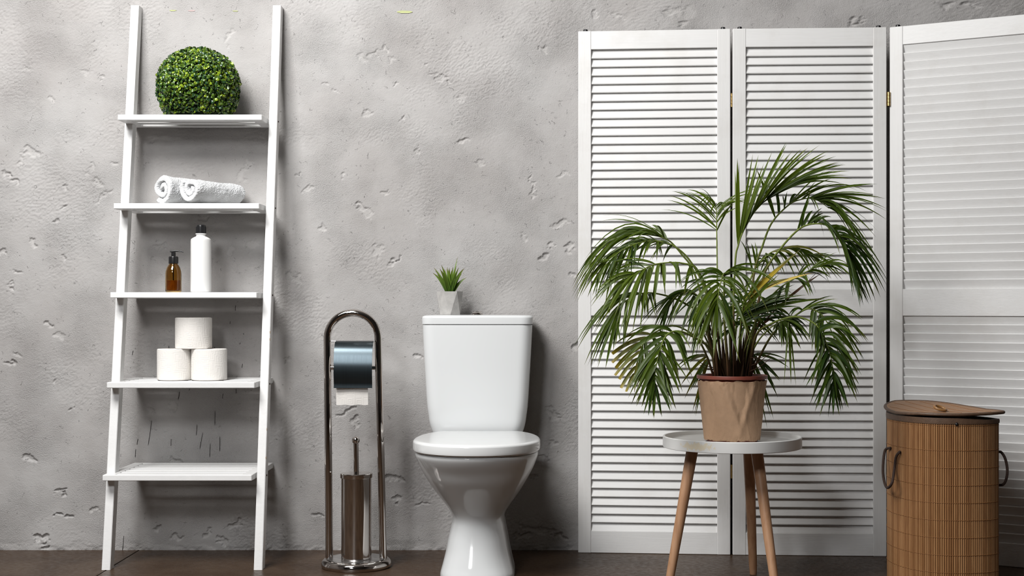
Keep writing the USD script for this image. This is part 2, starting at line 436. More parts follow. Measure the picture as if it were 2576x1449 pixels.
    for x, y, a, b in ((1060, 80, 60, 40), (1075, 130, 45, 50), (1270, 70, 60, 60), (1240, 210, 90, 50), (1160, 300, 30, 70), (1050, 330, 50, 40), (230, 130, 60, 70), (420, 870, 90, 70), (600, 860, 80, 50), (660, 640, 70, 60), (1640, 30, 60, 50)):
        m = np.maximum(m, .9 * np.exp(-(((px - x) / a) ** 2 + ((py - y) / b) ** 2)))
    h += pock * .0035 * m
    h += (meshkit.fbm(np.stack([X * 9, X * 0, Z * 9], -1), 3, 44) - .5) * .0025
    # crumbled foot of the wall
    foot = np.clip(1 - Z / .035, 0, 1)
    h -= foot * .0035 * np.clip((meshkit.fbm(np.stack([X * 25, X * 0, Z * 40], -1), 3, 55) - .4) * 4, 0, 1)
    return h, chip


xs = np.concatenate([np.linspace(RX0, -1.86, 30, endpoint=False), np.arange(-1.86, .24, .0027), np.linspace(.24, 1.72, 240), np.linspace(1.8, RX1, 30)])
zs = np.concatenate([np.arange(0, 1.9, .0027), np.linspace(1.92, RZ, 25)])
X, Z = np.meshgrid(xs, zs, indexing='ij')
hh, chip_mask = wall_relief(X, Z)
Vw = np.stack([X, -hh * (1.0), Z], -1)
gw = grid_mesh(Vw)
part('wall_back', (gw.vertices, gw.faces), 'plaster', label='rough mottled grey plaster wall with chips and fine cracks', kind='structure', col=np.repeat(chip_mask.reshape(-1, 1), 3, 1))
wall_p = stage.GetPrimAtPath('/World/wall_back')

# dark paint drips on the wall under the shelves
drips = [(452, 985, 449, 1005), (478, 978, 476, 982), (561, 990, 560, 1003), (594, 978, 594, 990), (541, 1033, 541, 1070), (382, 1058, 373, 1120), (347, 1104, 345, 1118), (342, 1130, 340, 1150), (431, 1104, 430, 1122),
         (496, 1068, 494, 1095), (510, 1088, 503, 1130), (553, 1098, 553, 1135), (529, 1116, 528, 1150), (593, 768, 592, 782), (579, 808, 579, 815), (613, 838, 613, 842), (605, 862, 603, 866), (610, 915, 609, 925),
         (540, 873, 540, 880), (335, 882, 333, 893), (312, 1348, 308, 1385), (425, 870, 425, 880)]
for x0, y0, x1, y1 in drips:
    ts = np.linspace(0, 1, 7)
    w = np.interp(ts, [0, .2, .8, .93, 1], [.3, .6, .5, 1.2, .3]) * .0015
    ax = np.array([P(x0 + (x1 - x0) * t + .25 * math.sin(5 * t + x0), y0 + (y1 - y0) * t, DW) for t in ts])
    V = np.stack([ax + np.stack([-w, w * 0 - .0012, w * 0], -1), ax + np.stack([w * 0, w * 0 - .0028, w * 0], -1), ax + np.stack([w, w * 0 - .0012, w * 0], -1), ax + np.stack([w * 0, w * 0 + .002, w * 0], -1)], 1)
    part('paint_drip', grid_mesh(V[::-1], wrap_v=True), 'stain', wall_p, True)

for x0, y0, w_, mt in ((1019, 30, 20, 'yellow_mark'), (435, 26.5, 9, 'yellow_mark'), (482, 27, 9, 'pink_mark'), (592, 28, 7, 'yellow_mark')):
    c0 = P(x0, y0, DW)
    g = np.linspace(0, 2 * np.pi, 28, endpoint=False)
    rr_ = 1 + .35 * (meshkit.noise(np.stack([np.cos(g) * 2 + x0, np.sin(g) * 2, g * 0], -1), 3) - .5)
    ring = np.stack([c0[0] + np.cos(g) * rr_ * w_ * DW / F, np.full(28, -.0016), c0[2] + np.sin(g) * rr_ * w_ * .17 * DW / F], -1)
    part('paint_smudge', loft([ring + [0, .006, 0], ring, c0 + (ring - c0) * .6 + [0, -.0002, 0]][::-1]), mt, wall_p, False)

# floor: two slabs either side of a saw-cut joint
JX = (316 - CX) * 4.60 / F
fl = thing('floor', 'glossy dark brown concrete floor with one saw-cut joint', 'floor', kind='structure')
part('slab', cbox(RX0, JX - .002, RY0, .01, -.1, 0, .001), 'floor_concrete', fl, False)
part('slab', cbox(JX + .002, RX1, RY0, .01, -.1, 0, .001), 'floor_concrete', fl, False)
part('joint', cbox(JX - .003, JX + .003, RY0, .01, -.1, -.003, .0001), 'floor_joint', fl, False)
structure('wall_left', cbox(RX0 - .1, RX0, RY0, 0, 0, RZ), 'dark_plaster')
structure('wall_right', cbox(RX1, RX1 + .1, RY0, 0, 0, RZ), 'dark_plaster')
structure('wall_front', cbox(RX0, RX1, RY0 - .1, RY0, 0, RZ), 'dark_plaster')
structure('ceiling', cbox(RX0, RX1, RY0, 0, RZ, RZ + .1), 'dark_plaster')

# ------------------------------------------------------------------ ladder shelf
lad = thing('ladder_shelf', 'tall white painted ladder shelf leaning on the wall with five slatted shelves', 'shelf')
LEAN0, LEAN = .357, .172          # the legs' front face: distance from the wall at the floor, and per metre of height


def ladder_leg(xl):
    w, dp, ztop = .0272, .040, 1.830
    pts = []
    for z in (0, ztop):
        y = -(LEAN0 - LEAN * z)
        for x in (xl, xl + w):
            pts += [(x + (.002 if x == xl else -.002), y, z), (x, y + .002, z), (x, y + dp, z)]
    return hull(pts)


XL = (255 - CX) * 4.393 / F
XR = (638 - CX) * 4.393 / F
leg_l = part('leg', ladder_leg(XL), 'white_paint', lad, 20)
leg_r = part('leg', ladder_leg(XR), 'white_paint', lad, 20)
SX0 = (257.5 - CX) * 4.39 / F
SW = .4658
shelf_top, shelf_front = {}, {}
for k, (front, py, nslat) in enumerate(((.201, 288.0, 2), (.245, 511.0, 3), (.281, 735.0, 4), (.317, 961.8, 5), (.360, 1195.0, 6))):
    d = DW - front
    zt = H - (py - CY) * d / F
    shelf_top[k + 1], shelf_front[k + 1] = zt, -front
    th, y0, y1 = .0185, -front, -.012
    x0, x1 = SX0, SX0 + SW
    ra, rs = .020, .034
    frame = cat_mesh(cbox(x0, x1, y0, y0 + ra, zt - th, zt, .0018), cbox(x0, x1, y1 - ra, y1, zt - th, zt),
                     cbox(x0, x0 + rs, y0 + ra - .001, y1 - ra + .001, zt - th, zt, .0012), cbox(x1 - rs, x1, y0 + ra - .001, y1 - ra + .001, zt - th, zt, .0012))
    sh = part('shelf', frame, 'white_paint', lad, 20)
    a, b = y0 + ra, y1 - ra
    gap = .0175
    sw = (b - a - gap * (nslat + 1)) / nslat
    for i in range(nslat):
        s0 = a + gap + i * (sw + gap)
        part('slat', cbox(x0 + rs - .004, x1 - rs + .004, s0, s0 + sw, zt - th + .005, zt - .0015, .001), 'white_paint', sh, 20)
    # bolt heads through the right leg
    yl = -(LEAN0 - LEAN * zt)
    part('bolt', move(rot(trimesh.creation.cylinder(.0028, .004, sections=12), 90, [0, 1, 0]), XR + .0272, yl + .017, zt - .009), 'rope', leg_r)
# chips of bare wood on the right leg's edge
for px, py in ((673, 837), (672, 855), (668, 1080), (664, 1150)):
    z = H - (py - CY) * 4.48 / F
    y = -(LEAN0 - LEAN * z)
    part('paint_chip', hull([(XR + .0262, y + .0006, z - .006), (XR + .0275, y + .003, z - .004), (XR + .0275, y + .003, z + .006), (XR + .0255, y + .0003, z + .003), (XR + .0262, y + .004, z), (XR + .0276, y + .001, z)]), 'bare_wood', leg_r)


# ------------------------------------------------------------------ leaves
def blade(b, t, w, bow=(0, 0, 0), nrm=(0, -1, 0), n=7, fold=.25, prof=None, col0=(.05, .1, .02), col1=None, tip=None, twist=0.0):
    """A leaf strip from b to t, bowed, folded along its middle. Returns (vertices, faces, colours)."""
    b, t, bow, nrm = (np.asarray(q, float) for q in (b, t, bow, nrm))
    s = np.linspace(0, 1, n + 1)
    c = (b + t) / 2 + bow * 2
    p = ((1 - s) ** 2)[:, None] * b + (2 * s * (1 - s))[:, None] * c + (s ** 2)[:, None] * t
    T = np.gradient(p, axis=0); T /= np.linalg.norm(T, axis=1, keepdims=True) + 1e-12
    S = np.cross(T, nrm); S /= np.linalg.norm(S, axis=1, keepdims=True) + 1e-9
    N = np.cross(S, T)
    if twist:
        a = twist * s
        S, N = np.cos(a)[:, None] * S + np.sin(a)[:, None] * N, np.cos(a)[:, None] * N - np.sin(a)[:, None] * S
    pr = prof or ((0, .07, .28, .58, .85, 1), (.3, .7, 1, .84, .38, .02))
    hw = np.interp(s, *pr) * w / 2
    v = np.stack([p - S * hw[:, None], p - N * (hw * fold)[:, None], p + S * hw[:, None]], 1).reshape(-1, 3)
    f = []
    for i in range(n):
        for j in (0, 1):
            q = i * 3 + j
            f += [(q, q + 1, q + 4), (q, q + 4, q + 3)]
    c0 = np.asarray(col0, float); c1 = c0 if col1 is None else np.asarray(col1, float)
    col = c0[None] + (c1 - c0)[None] * s[:, None]
    if tip is not None:
        k = np.clip((s - .82) / .15, 0, 1)[:, None]
        col = col * (1 - k) + np.asarray(tip)[None] * k
    return v, np.array(f), np.repeat(col, 3, 0)


def joined(bl):
    V, Fc, C, o = [], [], [], 0
    for v, f, c in bl:
        V.append(v); Fc.append(f + o); C.append(c); o += len(v)
    return (np.vstack(V), np.vstack(Fc)), np.vstack(C)


# boxwood ball on the top shelf
ball = thing('boxwood_ball', 'round green artificial boxwood ball on the top shelf of the ladder', 'plant')
BD = 4.610
BR = 104 * BD / F
bc = P(499, 214, BD); bc[2] = max(bc[2], shelf_top[1] + .74 * BR)
zfloor = shelf_top[1] - bc[2]


def ball_shape(n):
    n = np.asarray(n, float)
    up = np.where(n[:, 2] > 0, .90, 1.25)
    v = n * np.stack([np.ones(len(n)), np.ones(len(n)), up], -1)
    return v


core = trimesh.creation.icosphere(3, 1.0)
cv = ball_shape(core.vertices) * BR * .86
cv[:, 2] = np.maximum(cv[:, 2], zfloor + .006)
cv[:, 1] = np.maximum(cv[:, 1], np.where(cv[:, 2] < 0, -BR * .86 + np.clip(cv[:, 2] / zfloor, 0, 1) ** 1.4 * (BR * .86 + shelf_front[1] + .022 - bc[1]), -BR))
cc = np.tile([.010, .020, .006], (len(cv), 1))
part('core', (cv + bc, core.faces), 'stalk', ball, col=cc)
nl = 7600
ga = np.pi * (3 - 5 ** .5)
i = np.arange(nl); zz = 1 - 2 * (i + .5) / nl
dirs = np.stack([np.sqrt(1 - zz ** 2) * np.cos(ga * i), np.sqrt(1 - zz ** 2) * np.sin(ga * i), zz], -1)
dirs += rng.normal(0, .02, dirs.shape); dirs /= np.linalg.norm(dirs, axis=1, keepdims=True)
singles, many = [], []
oval = ((0, .12, .45, .8, 1), (.25, .75, 1, .75, .12))
for q in range(nl):
    n = dirs[q]
    rad = BR * (.965 - .13 * rng.random() ** 1.4)
    c = ball_shape(n[None])[0] * rad
    if c[2] < 0:                                    # the underside settles back onto the shelf
        k_ = min(1.0, c[2] / zfloor) ** 1.4
        lim = -BR * (1 - k_) + (shelf_front[1] + .012 - bc[1]) * k_
        c[1] = max(c[1], lim + rng.uniform(0, .004))
    if c[2] < zfloor + .0065: continue
    a = rng.normal(0, 1, 3); a -= n * (a @ n); a /= np.linalg.norm(a)
    out = n * rng.uniform(.15, .9) + a; out /= np.linalg.norm(out)
    Ln = rng.uniform(.0088, .0135)
    nr = n + .45 * rng.normal(0, 1, 3)
    nr -= out * (nr @ out)
    light = rng.random()
    base = np.array([.018, .060, .012]) * (1 - light) + np.array([.075, .145, .018]) * light
    if rng.random() < .24: base = np.array([.20, .29, .020]) * rng.uniform(.7, 1.1)
    if rng.random() < .22: base = np.array([.010, .050, .024])
    edge = base * 1.2 + np.array([.03, .03, 0])
    tipc = c + out * Ln
    tipc[2] = max(tipc[2], zfloor + .0045)
    bl = blade(c + bc, tipc + bc, Ln * .80, n * .0014, -nr, 4, .3, oval, base, edge)
    if n[1] < -.55 and abs(n[0]) < .75 and len(singles) < 290 and q % 3 == 0 and rad > BR * .90: singles.append(bl)
    else: many.append(bl)
for v, f, c in singles:
    part('leaf', (v, f), 'box_leaf', ball, col=c)
vf, c = joined(many)
part('foliage', vf, 'box_leaf', ball, col=c, kind='stuff')


# ------------------------------------------------------------------ rolled towels
def towel(name, label, end, axis, length, R, turns, th, seed, start=0.0, sq=.93):
    t = thing(name, label, 'towel', group=None)
    ax = np.array(axis, float); ax /= np.linalg.norm(ax)
    side = np.cross(ax, [0, 0, 1.0]); side /= np.linalg.norm(side)
    up = np.cross(side, ax)
    nu, nv = 260, 130
    u = np.linspace(0, 1, nu)
    ang = start + 2 * np.pi * turns * (1 - u)
    rr = (R - th / 2) * (.13 + .87 * u ** .85)
    thick = th * (.80 + .2 * u)
    wob = 1 + .07 * np.sin(3 * ang + seed) * (1 - u * .5)
    mid = np.stack([np.cos(ang) * rr * wob, np.sin(ang) * rr * wob * sq], -1)
    tg = np.gradient(mid, axis=0); tg /= np.linalg.norm(tg, axis=1, keepdims=True)
    nm = np.stack([tg[:, 1], -tg[:, 0]], -1)
    loop = np.vstack([mid + nm * thick[:, None] / 2, (mid - nm * thick[:, None] / 2)[::-1]])     # closed profile
    cen = np.vstack([mid, mid[::-1]])
    s = np.linspace(0, 1, nv)
    ends = np.minimum(1, np.sqrt(np.clip(np.minimum(s, 1 - s) / .05, 0, 1)) * .45 + .55)
    V = np.zeros((nv, len(loop), 3))
    for k in range(nv):
        pr = cen + (loop - cen) * ends[k]
        shift = (np.concatenate([u, u[::-1]]) - 1) * .006 * (1 - s[k])
        taper = 1 - .10 * s[k]
        pr = pr * taper
        V[k] = end + ax * (length * s[k] - shift)[:, None] + side * pr[:, :1] + up * (pr[:, 1:])
    m = grid_mesh(V, wrap_v=True)
    vv = m.vertices.copy()
    # end caps: strips between the two faces
    n2 = len(loop); f = list(map(tuple, m.faces))
    for k, flip in ((0, False), (nv - 1, True)):
        for j in range(nu - 1):
            a, b, c, d = k * n2 + j, k * n2 + j + 1, k * n2 + n2 - 2 - j, k * n2 + n2 - 1 - j
            f += [(a, b, c), (a, c, d)] if flip else [(a, c, b), (a, d, c)]
    m = trimesh.Trimesh(vv, f, process=False)
    nrm = np.array(m.vertex_normals)
    q = np.array(m.vertices)
    fz = (meshkit.noise(q * 560, seed) - .5) * .0034 + (meshkit.noise(q * 250, seed + 3) - .5) * .0016 + (meshkit.noise(q * 40, seed + 7) - .5) * .005
    m.vertices = q + nrm * fz[:, None]
    z = np.array(m.vertices)
    z[:, 2] = np.maximum(z[:, 2], shelf_top[2] + .0005)
    m.vertices = z
    m.fix_normals()
    part('cloth', m, 'terry', t, True)
    return t


R1, R2 = .0525, .0500
e2 = P(475, 472, 4.526); e2[2] = shelf_top[2] + R2 * .95
e1 = P(405, 470, 4.567); e1[2] = shelf_top[2] + R1 * 1.0
towel('rolled_towel', 'white rolled terry towel at the front right, overlapping the other on the second shelf', e2, (.55, .835, 0), .218, R2, 1.75, .0180, 1, 2.4)
towel('rolled_towel', 'white rolled terry towel at the back left, partly hidden behind the other roll', e1, (.55, .835, 0), .150, R1, 1.8, .0185, 5, 4.2, .98)

# ------------------------------------------------------------------ bottles on the third shelf
z3 = shelf_top[3]
wb = thing('plastic_bottle', 'tall white plastic bottle with a black screw cap on the third shelf', 'bottle')
bd = 4.555; s = bd / F
bx, by = (505.5 - CX) * s, bd - DW
r = 25.7 * s
zs_ = z3 + 134 * s
part('body', lathe([(0, z3 + .002), (r * .9, z3), (r, z3 + .003), (r * .985, zs_ - .006), (r * .95, zs_), (r * .70, zs_ + .0055), (r * .46, zs_ + .009), (r * .44, zs_ + .015), (r * .52, zs_ + .0155), (r * .52, zs_ + .0180), (r * .42, zs_ + .0185), (r * .42, zs_ + .03), (0, zs_ + .03)], 64, (bx, by, 0)), 'white_plastic', wb, 40)
capz = zs_ + .0192
capm = [(0, capz), (r * .475, capz), (r * .475, capz + .021), (r * .44, capz + .0255), (r * .33, capz + .0275), (0, capz + .028)]
cp = part('cap', lathe(capm, 64, (bx, by, 0)), 'black_plastic', wb, 35)
ribs = cat_mesh(*[move(cbox(-.0005, .0005, -.0005, .0005, capz + .001, capz + .020, .0002), bx + r * .478 * math.cos(a), by + r * .478 * math.sin(a), 0) for a in np.arange(36) * np.pi / 18])
part('ribbing', ribs, 'black_plastic', cp, False)

ab = thing('pump_bottle', 'small amber glass pump bottle with a black dispenser top on the third shelf', 'bottle')
bd = 4.565; s = bd / F
bx, by = (436.2 - CX) * s, bd - DW
r = 19.9 * s
hb = 72 * s
prof = [(0, z3 + .002), (r * .9, z3), (r, z3 + .004), (r, z3 + hb * .64), (r * .96, z3 + hb * .74), (r * .83, z3 + hb * .86), (r * .64, z3 + hb * .95), (r * .5, z3 + hb), (r * .5, z3 + hb + .006)]
inner = [(a * .9, b) for a, b in prof[::-1]]
inner[-1] = (0, z3 + .005); inner[-2] = (r * .85, z3 + .005); inner = inner[:-3] + [(r * .91, z3 + .009), (r * .8, z3 + .005), (0, z3 + .005)]
part('glass', lathe(prof + inner, 64, (bx, by, 0)), 'amber_glass', ab, 40)
lq = part('liquid', lathe([(0, z3 + .0052), (r * .79, z3 + .0052), (r * .895, z3 + .0095), (r * .895, z3 + hb * .42), (0, z3 + hb * .42)], 48, (bx, by, 0)), 'amber_liquid', ab, 40)
cz = z3 + hb + .0005
part('collar', lathe([(r * .35, cz), (r * .6, cz), (r * .61, cz + .002), (r * .61, cz + 16 * s), (r * .55, cz + 18 * s), (0, cz + 18 * s)], 48, (bx, by, 0)), 'black_plastic', ab, 35)
part('pump_stem', lathe([(0, cz + 17 * s), (r * .28, cz + 17 * s), (r * .28, cz + 29 * s), (0, cz + 29 * s)], 32, (bx, by, 0)), 'black_plastic', ab, 35)
zt = cz + 31 * s
sp = spline([(bx - 8.5 * s, by, zt), (bx, by, zt + .0005), (bx + 10 * s, by, zt + .0012), (bx + 19 * s, by, zt - .0002), (bx + 25.5 * s, by, zt - .0022)], 16)
part('spout', tube(sp, np.interp(np.linspace(0, 1, 16), [0, .3, 1], [.0031, .0030, .0016]), 14), 'black_plastic', ab, 50)
part('dip_tube', trimesh.creation.cylinder(.0016, hb * .95, sections=10).apply_translation((bx, by, z3 + hb * .5 + .006)), 'black_plastic', ab)

# ------------------------------------------------------------------ toilet paper rolls on the fourth shelf
z4 = shelf_top[4]


def roll_mesh(r, h, rc=.021):
    e = .0035
    return lathe([(rc, 0), (r - e, 0), (r - e * .3, e * .3), (r, e), (r * .997, h * .5), (r, h - e), (r - e * .3, h - e * .3), (r - e, h), (rc, h), (rc, 0)], 72)


for px, d, zz, r, lab in ((439, 4.590, z4, .0555, 'white embossed toilet roll, lower left of the three stacked rolls'),
                          (526, 4.590, z4, .0575, 'white embossed toilet roll, lower right of the three stacked rolls'),
                          (487, 4.598, z4 + .1015, .0590, 'white embossed toilet roll on top of the two other rolls')):
    t = thing('toilet_roll', lab, 'toilet paper', 'toilet rolls piled on the ladder shelf')
    x = (px - CX) * d / F
    part('paper', move(rot(roll_mesh(r, .1012), px % 77, [0, 0, 1]), x, d - DW, zz), 'tissue', t, 40)
    part('core', move(lathe([(.0195, .001), (.0208, .001), (.0208, .1), (.0195, .1), (.0195, .001)], 36), x, d - DW, zz), 'cardboard', t, 40)

# ------------------------------------------------------------------ toilet paper stand
DS = 4.45
ss = DS / F
st = thing('paper_stand', 'chrome free-standing toilet paper holder with arched frame and round foot', 'toilet paper holder')
bx, by = (896.5 - CX) * ss, DS - DW
rb = 88.0 * ss
part('foot', lathe([(0, 0), (rb - .004, 0), (rb, .005), (rb * 1.0, .012), (rb - .003, .020), (rb - .009, .0255), (rb - .017, .0275), (0, .0275)], 96, (bx, by, 0)), 'chrome', st, 50)
part('foot_top', lathe([(0, .0274), (rb - .018, .0274), (rb - .019, .0281), (0, .0281)], 96, (bx, by, 0)), 'chrome_worn', st, 30)
rt = 9.4 * ss
zb = lambda y: H - (y - CY) * ss
xl0, xl1, xr0, xr1 = [(q - CX) * ss for q in (828.5, 823.5, 964, 951.0)]
za = zb(850)
cxa, ra_ = (xl1 + xr1) / 2, (xr1 - xl1) / 2
pts = [(xl0, by, .025)] + [(xl0 + (xl1 - xl0) * k, by, .025 + (za - .025) * k) for k in (.25, .5, .75)]
pts += [(cxa - ra_ * math.cos(a), by, za + ra_ * .985 * math.sin(a)) for a in np.linspace(0, np.pi, 28)]
pts += [(xr1 + (xr0 - xr1) * k, by, za + (.025 - za) * k) for k in (.25, .5, .75, 1)]
part('frame', tube(pts, rt, 24), 'chrome', st, 60)
zbar = zb(925)
part('roll_bar', tube([(xl1 - .0, by, zbar), (xr1 + .003, by, zbar)], .0070, 20), 'chrome', st, 40)
zrod = zb(858.5)
rod = part('cover_rod', tube([(xl1, by, zrod), (xr1 + .001, by, zrod)], .0018, 12), 'chrome', st, 40)
# curved cover plate over the roll
pw0, pw1 = (840 - CX) * 4.405 / F, (936.5 - CX) * 4.405 / F
prof = spline([(by + .001, zrod + .001), (by - .020, zrod - .004), (by - .040, zrod - .026), (by - .050, zrod - .062), (by - .0525, zrod - .088), (by - .051, zrod - .115), (by - .048, zb(962)), (by - .0485, zb(974))], 40)
tn = np.gradient(prof, axis=0); tn /= np.linalg.norm(tn, axis=1, keepdims=True)
nn = np.stack([-tn[:, 1], tn[:, 0]], -1) * .0008
lp = np.vstack([prof + nn, (prof - nn)[::-1]])
V = np.stack([np.concatenate([np.full((len(lp), 1), x), lp], 1) for x in (pw0, pw1)], 0)
pm = grid_mesh(V[::-1], wrap_v=True)
capv = len(lp)
fc = list(map(tuple, pm.faces))
for k in (0, 1):
    for j in range(39):
        a, b, c, d_ = k * capv + j, k * capv + j + 1, k * capv + capv - 2 - j, k * capv + capv - 1 - j
        fc += [(a, b, c), (a, c, d_)]
pm = trimesh.Trimesh(pm.vertices, fc, process=False); pm.fix_normals()
part('cover_plate', pm, 'brushed_steel', st, 40, label='curved brushed steel cover plate')

hr = thing('hanging_roll', 'toilet roll under the steel cover of the chrome stand, its sheet hanging down', 'toilet paper')
rm = lathe([(.0135, -.049), (.037, -.049), (.039, -.047), (.039, .047), (.037, .049), (.0135, .049), (.0135, -.049)], 60)
part('paper', move(rot(rm, 90, [0, 1, 0]), (888.5 - CX) * ss, by, zbar - .002), 'tissue', hr, 40)
sheet = []
for k, y in enumerate(np.linspace(925, 1017, 16)):
    yy = by - .0395 + .008 * (k / 15) ** 2
    row = []
    for x in np.linspace(849.5, 929, 14):
        row.append(((x - CX) * ss, yy + .0016 * math.sin((x - 849) / 13.0 + k * .15) * (k / 15), zb(y + (.7 * math.sin(x / 5.0) if k == 15 else 0))))
    sheet.append(row)
sheet = np.array(sheet)
back = sheet + np.array([0, .0006, 0])
part('sheet', cat_mesh(grid_mesh(sheet), grid_mesh(back[::-1])), 'tissue', hr, True)

bcn = thing('brush_canister', 'polished chrome toilet brush canister standing on the round foot', 'toilet brush holder')
dc = 4.435; sc_ = dc / F
cx_, cy_ = (896.5 - CX) * sc_, dc - DW
rc = 38.0 * sc_
zc0 = .0282
zc1 = H - (1202 - CY) * sc_
part('body', lathe([(0, zc0), (rc * .985, zc0), (rc * 1.01, zc0 + .002), (rc * 1.01, zc0 + .006), (rc, zc0 + .008), (rc, zc1), (rc - .0015, zc1), (rc - .0015, zc0 + .004), (0, zc0 + .004)], 96, (cx_, cy_, 0)), 'chrome', bcn, 35)
tb = thing('toilet_brush', 'chrome toilet brush lid and ball-topped handle on the canister', 'toilet brush')
zl0, zl1 = zc1, H - (1190 - CY) * sc_
rl = 40.6 * sc_
part('lid', lathe([(0, zl0 + .0005), (rl - .001, zl0 + .0005), (rl, zl0 + .002), (rl, zl1 - .002), (rl - .0015, zl1), (0, zl1 + .0008)], 96, (cx_, cy_, 0)), 'chrome', tb, 35)
zh = H - (1114 - CY) * sc_
hx = (895.2 - CX) * sc_
part('handle', tube([(cx_, cy_, zl1), (cx_ * .3 + hx * .7, cy_, zl1 + (zh - zl1) * .6), (hx, cy_, zh + .004)], 6.5 * sc_, 24), 'chrome', tb, 50)
part('knob', trimesh.creation.icosphere(3, 10 * sc_).apply_translation((hx, cy_, H - (1107.5 - CY) * sc_)), 'chrome', tb, True)

# ------------------------------------------------------------------ toilet
wc = thing('toilet', 'white ceramic close-coupled toilet with its lid closed', 'toilet')
TX = (1200.5 - CX) * 4.30 / F
ang = np.arange(96) * 2 * np.pi / 96


def egg(hw, yf, yb, ym, z, e=2.15, eb=2.6, cx=TX):
    """Closed loop: half width hw reached at y = ym, front tip yf, back yb."""
    c, s_ = np.cos(ang), np.sin(ang)
    x = np.sign(c) * np.abs(c) ** (2 / np.where(s_ < 0, e, eb)) * hw
    y = np.sign(s_) * np.abs(s_) ** (2 / np.where(s_ < 0, e, eb)) * np.where(s_ < 0, ym - yf, yb - ym)
    return np.stack([cx + x, ym + y, np.full(96, z)], -1)


sec = [(0.000, .114, -.550, -.17, -.43, 2.4, 4), (.012, .113, -.549, -.17, -.43, 2.4, 4), (.035, .107, -.538, -.17, -.42, 2.4, 4), (.07, .0985, -.525, -.17, -.40, 2.4, 4), (.11, .091, -.512, -.17, -.39, 2.4, 4), (.145, .0835, -.503, -.17, -.38, 2.3, 4),
       (.166, .0805, -.501, -.17, -.37, 2.2, 4), (.185, .084, -.507, -.17, -.37, 2.15, 3.6), (.21, .0985, -.527, -.17, -.38, 2.1, 3.4), (.24, .119, -.560, -.16, -.40, 2.1, 3.2), (.27, .138, -.594, -.15, -.42, 2.1, 3), (.30, .155, -.626, -.13, -.435, 2.1, 3),
       (.33, .170, -.650, -.11, -.45, 2.1, 3), (.355, .180, -.675, -.10, -.46, 2.1, 3), (.372, .1855, -.688, -.095, -.47, 2.1, 3), (.381, .186, -.691, -.09, -.47, 2.1, 3), (.385, .183, -.689, -.09, -.47, 2.1, 3)]
zz = np.linspace(0, 1, 60)
sec = np.array(sec, float)
rings = []
tt = np.linspace(0, len(sec) - 1, 70)
S5 = spline(sec, 70)
for q in S5:
    rings.append(egg(q[1], q[2], q[3], q[4], max(q[0], 0), q[5], q[6]))
part('bowl', loft(rings), 'ceramic', wc, 50)
# cistern
CYC = -.115


def rrect(hw, y0, y1, z, r=.035, bulge=.006, cx=TX):
    pts = []
    for (sx, yy, a0) in ((1, y1, 0), (-1, y1, 90), (-1, y0, 180), (1, y0, 270)):
        for a in np.radians(np.linspace(a0, a0 + 90, 14)):
            cxx = cx + sx * (hw - r); cyy = yy + (-r if yy == y1 else r)
            pts.append([cxx + r * math.cos(a), cyy + r * math.sin(a), z])
    p = resample(np.array(pts), 120, True)
    k = 1 - ((p[:, 0] - cx) / hw) ** 2
    p[:, 1] -= np.where(p[:, 1] < (y0 + y1) / 2, bulge * k, 0)
    return p


TXC = (1200.5 - CX) * 4.56 / F
tank = [(.395, .140, -.195, -.03), (.415, .148, -.20, -.026), (.440, .1555, -.204, -.024), (.47, .160, -.206, -.022), (.51, .1645, -.208, -.02), (.60, .170, -.209, -.02), (.68, .1745, -.21, -.02), (.756, .1780, -.21, -.02), (.7605, .1775, -.209, -.021), (.762, .1755, -.207, -.023)]
part('cistern', loft([rrect(h_, a, b, z, .036, .008, TXC) for z, h_, a, b in spline(tank, 30)]), 'ceramic', wc, 50)
lidt = [(.7645, .1775, -.210, -.018), (.766, .1795, -.212, -.016), (.785, .1800, -.2125, -.016), (.7895, .1790, -.211, -.017), (.7925, .1755, -.2075, -.021), (.7945, .168, -.200, -.028), (.7955, .12, -.16, -.06), (.796, .03, -.125, -.105)]
part('cistern_lid', loft([rrect(h_, a, b, z, min(.034, (b - a) * .45, h_ * .45), .008, TXC) for z, h_, a, b in lidt]), 'ceramic', wc, 50)
fx, fy = (1200 - CX) * 4.635 / F, -.115
fb = part('flush_button', lathe([(0, .795), (.0205, .795), (.0205, .7975), (.019, .7995), (.012, .8005), (.012, .8015), (.0165, .8025), (.0170, .8045), (.0155, .8062), (0, .8066)], 48, (fx, fy, 0)), 'chrome', wc, 35)
part('button_split', cbox(fx - .0004, fx + .0004, fy - .0155, fy + .0155, .8060, .8070, .0001), 'black_plastic', fb, False)


# seat and lid
def seat_ring(hw, yf, yb, z, cx=TX):
    ym = -.475
    c, s_ = np.cos(ang), np.sin(ang)
    fx_ = np.sign(c) * np.abs(c) ** (2 / 2.15); fy_ = np.sign(s_) * np.abs(s_) ** (2 / 2.15)
    bx_ = np.sign(c) * np.abs(c) ** (2 / 2.3); by_ = np.sign(s_) * np.abs(s_) ** (2 / 2.3)
    x = np.where(s_ < 0, fx_, bx_) * hw
    y = np.where(s_ < 0, fy_ * (ym - yf), by_ * (yb + .06 - ym))
    y = ym + y
    y = np.where(y > yb, yb, y)                      # cut straight along the hinge
    return np.stack([cx + x, y, np.full(96, z)], -1)


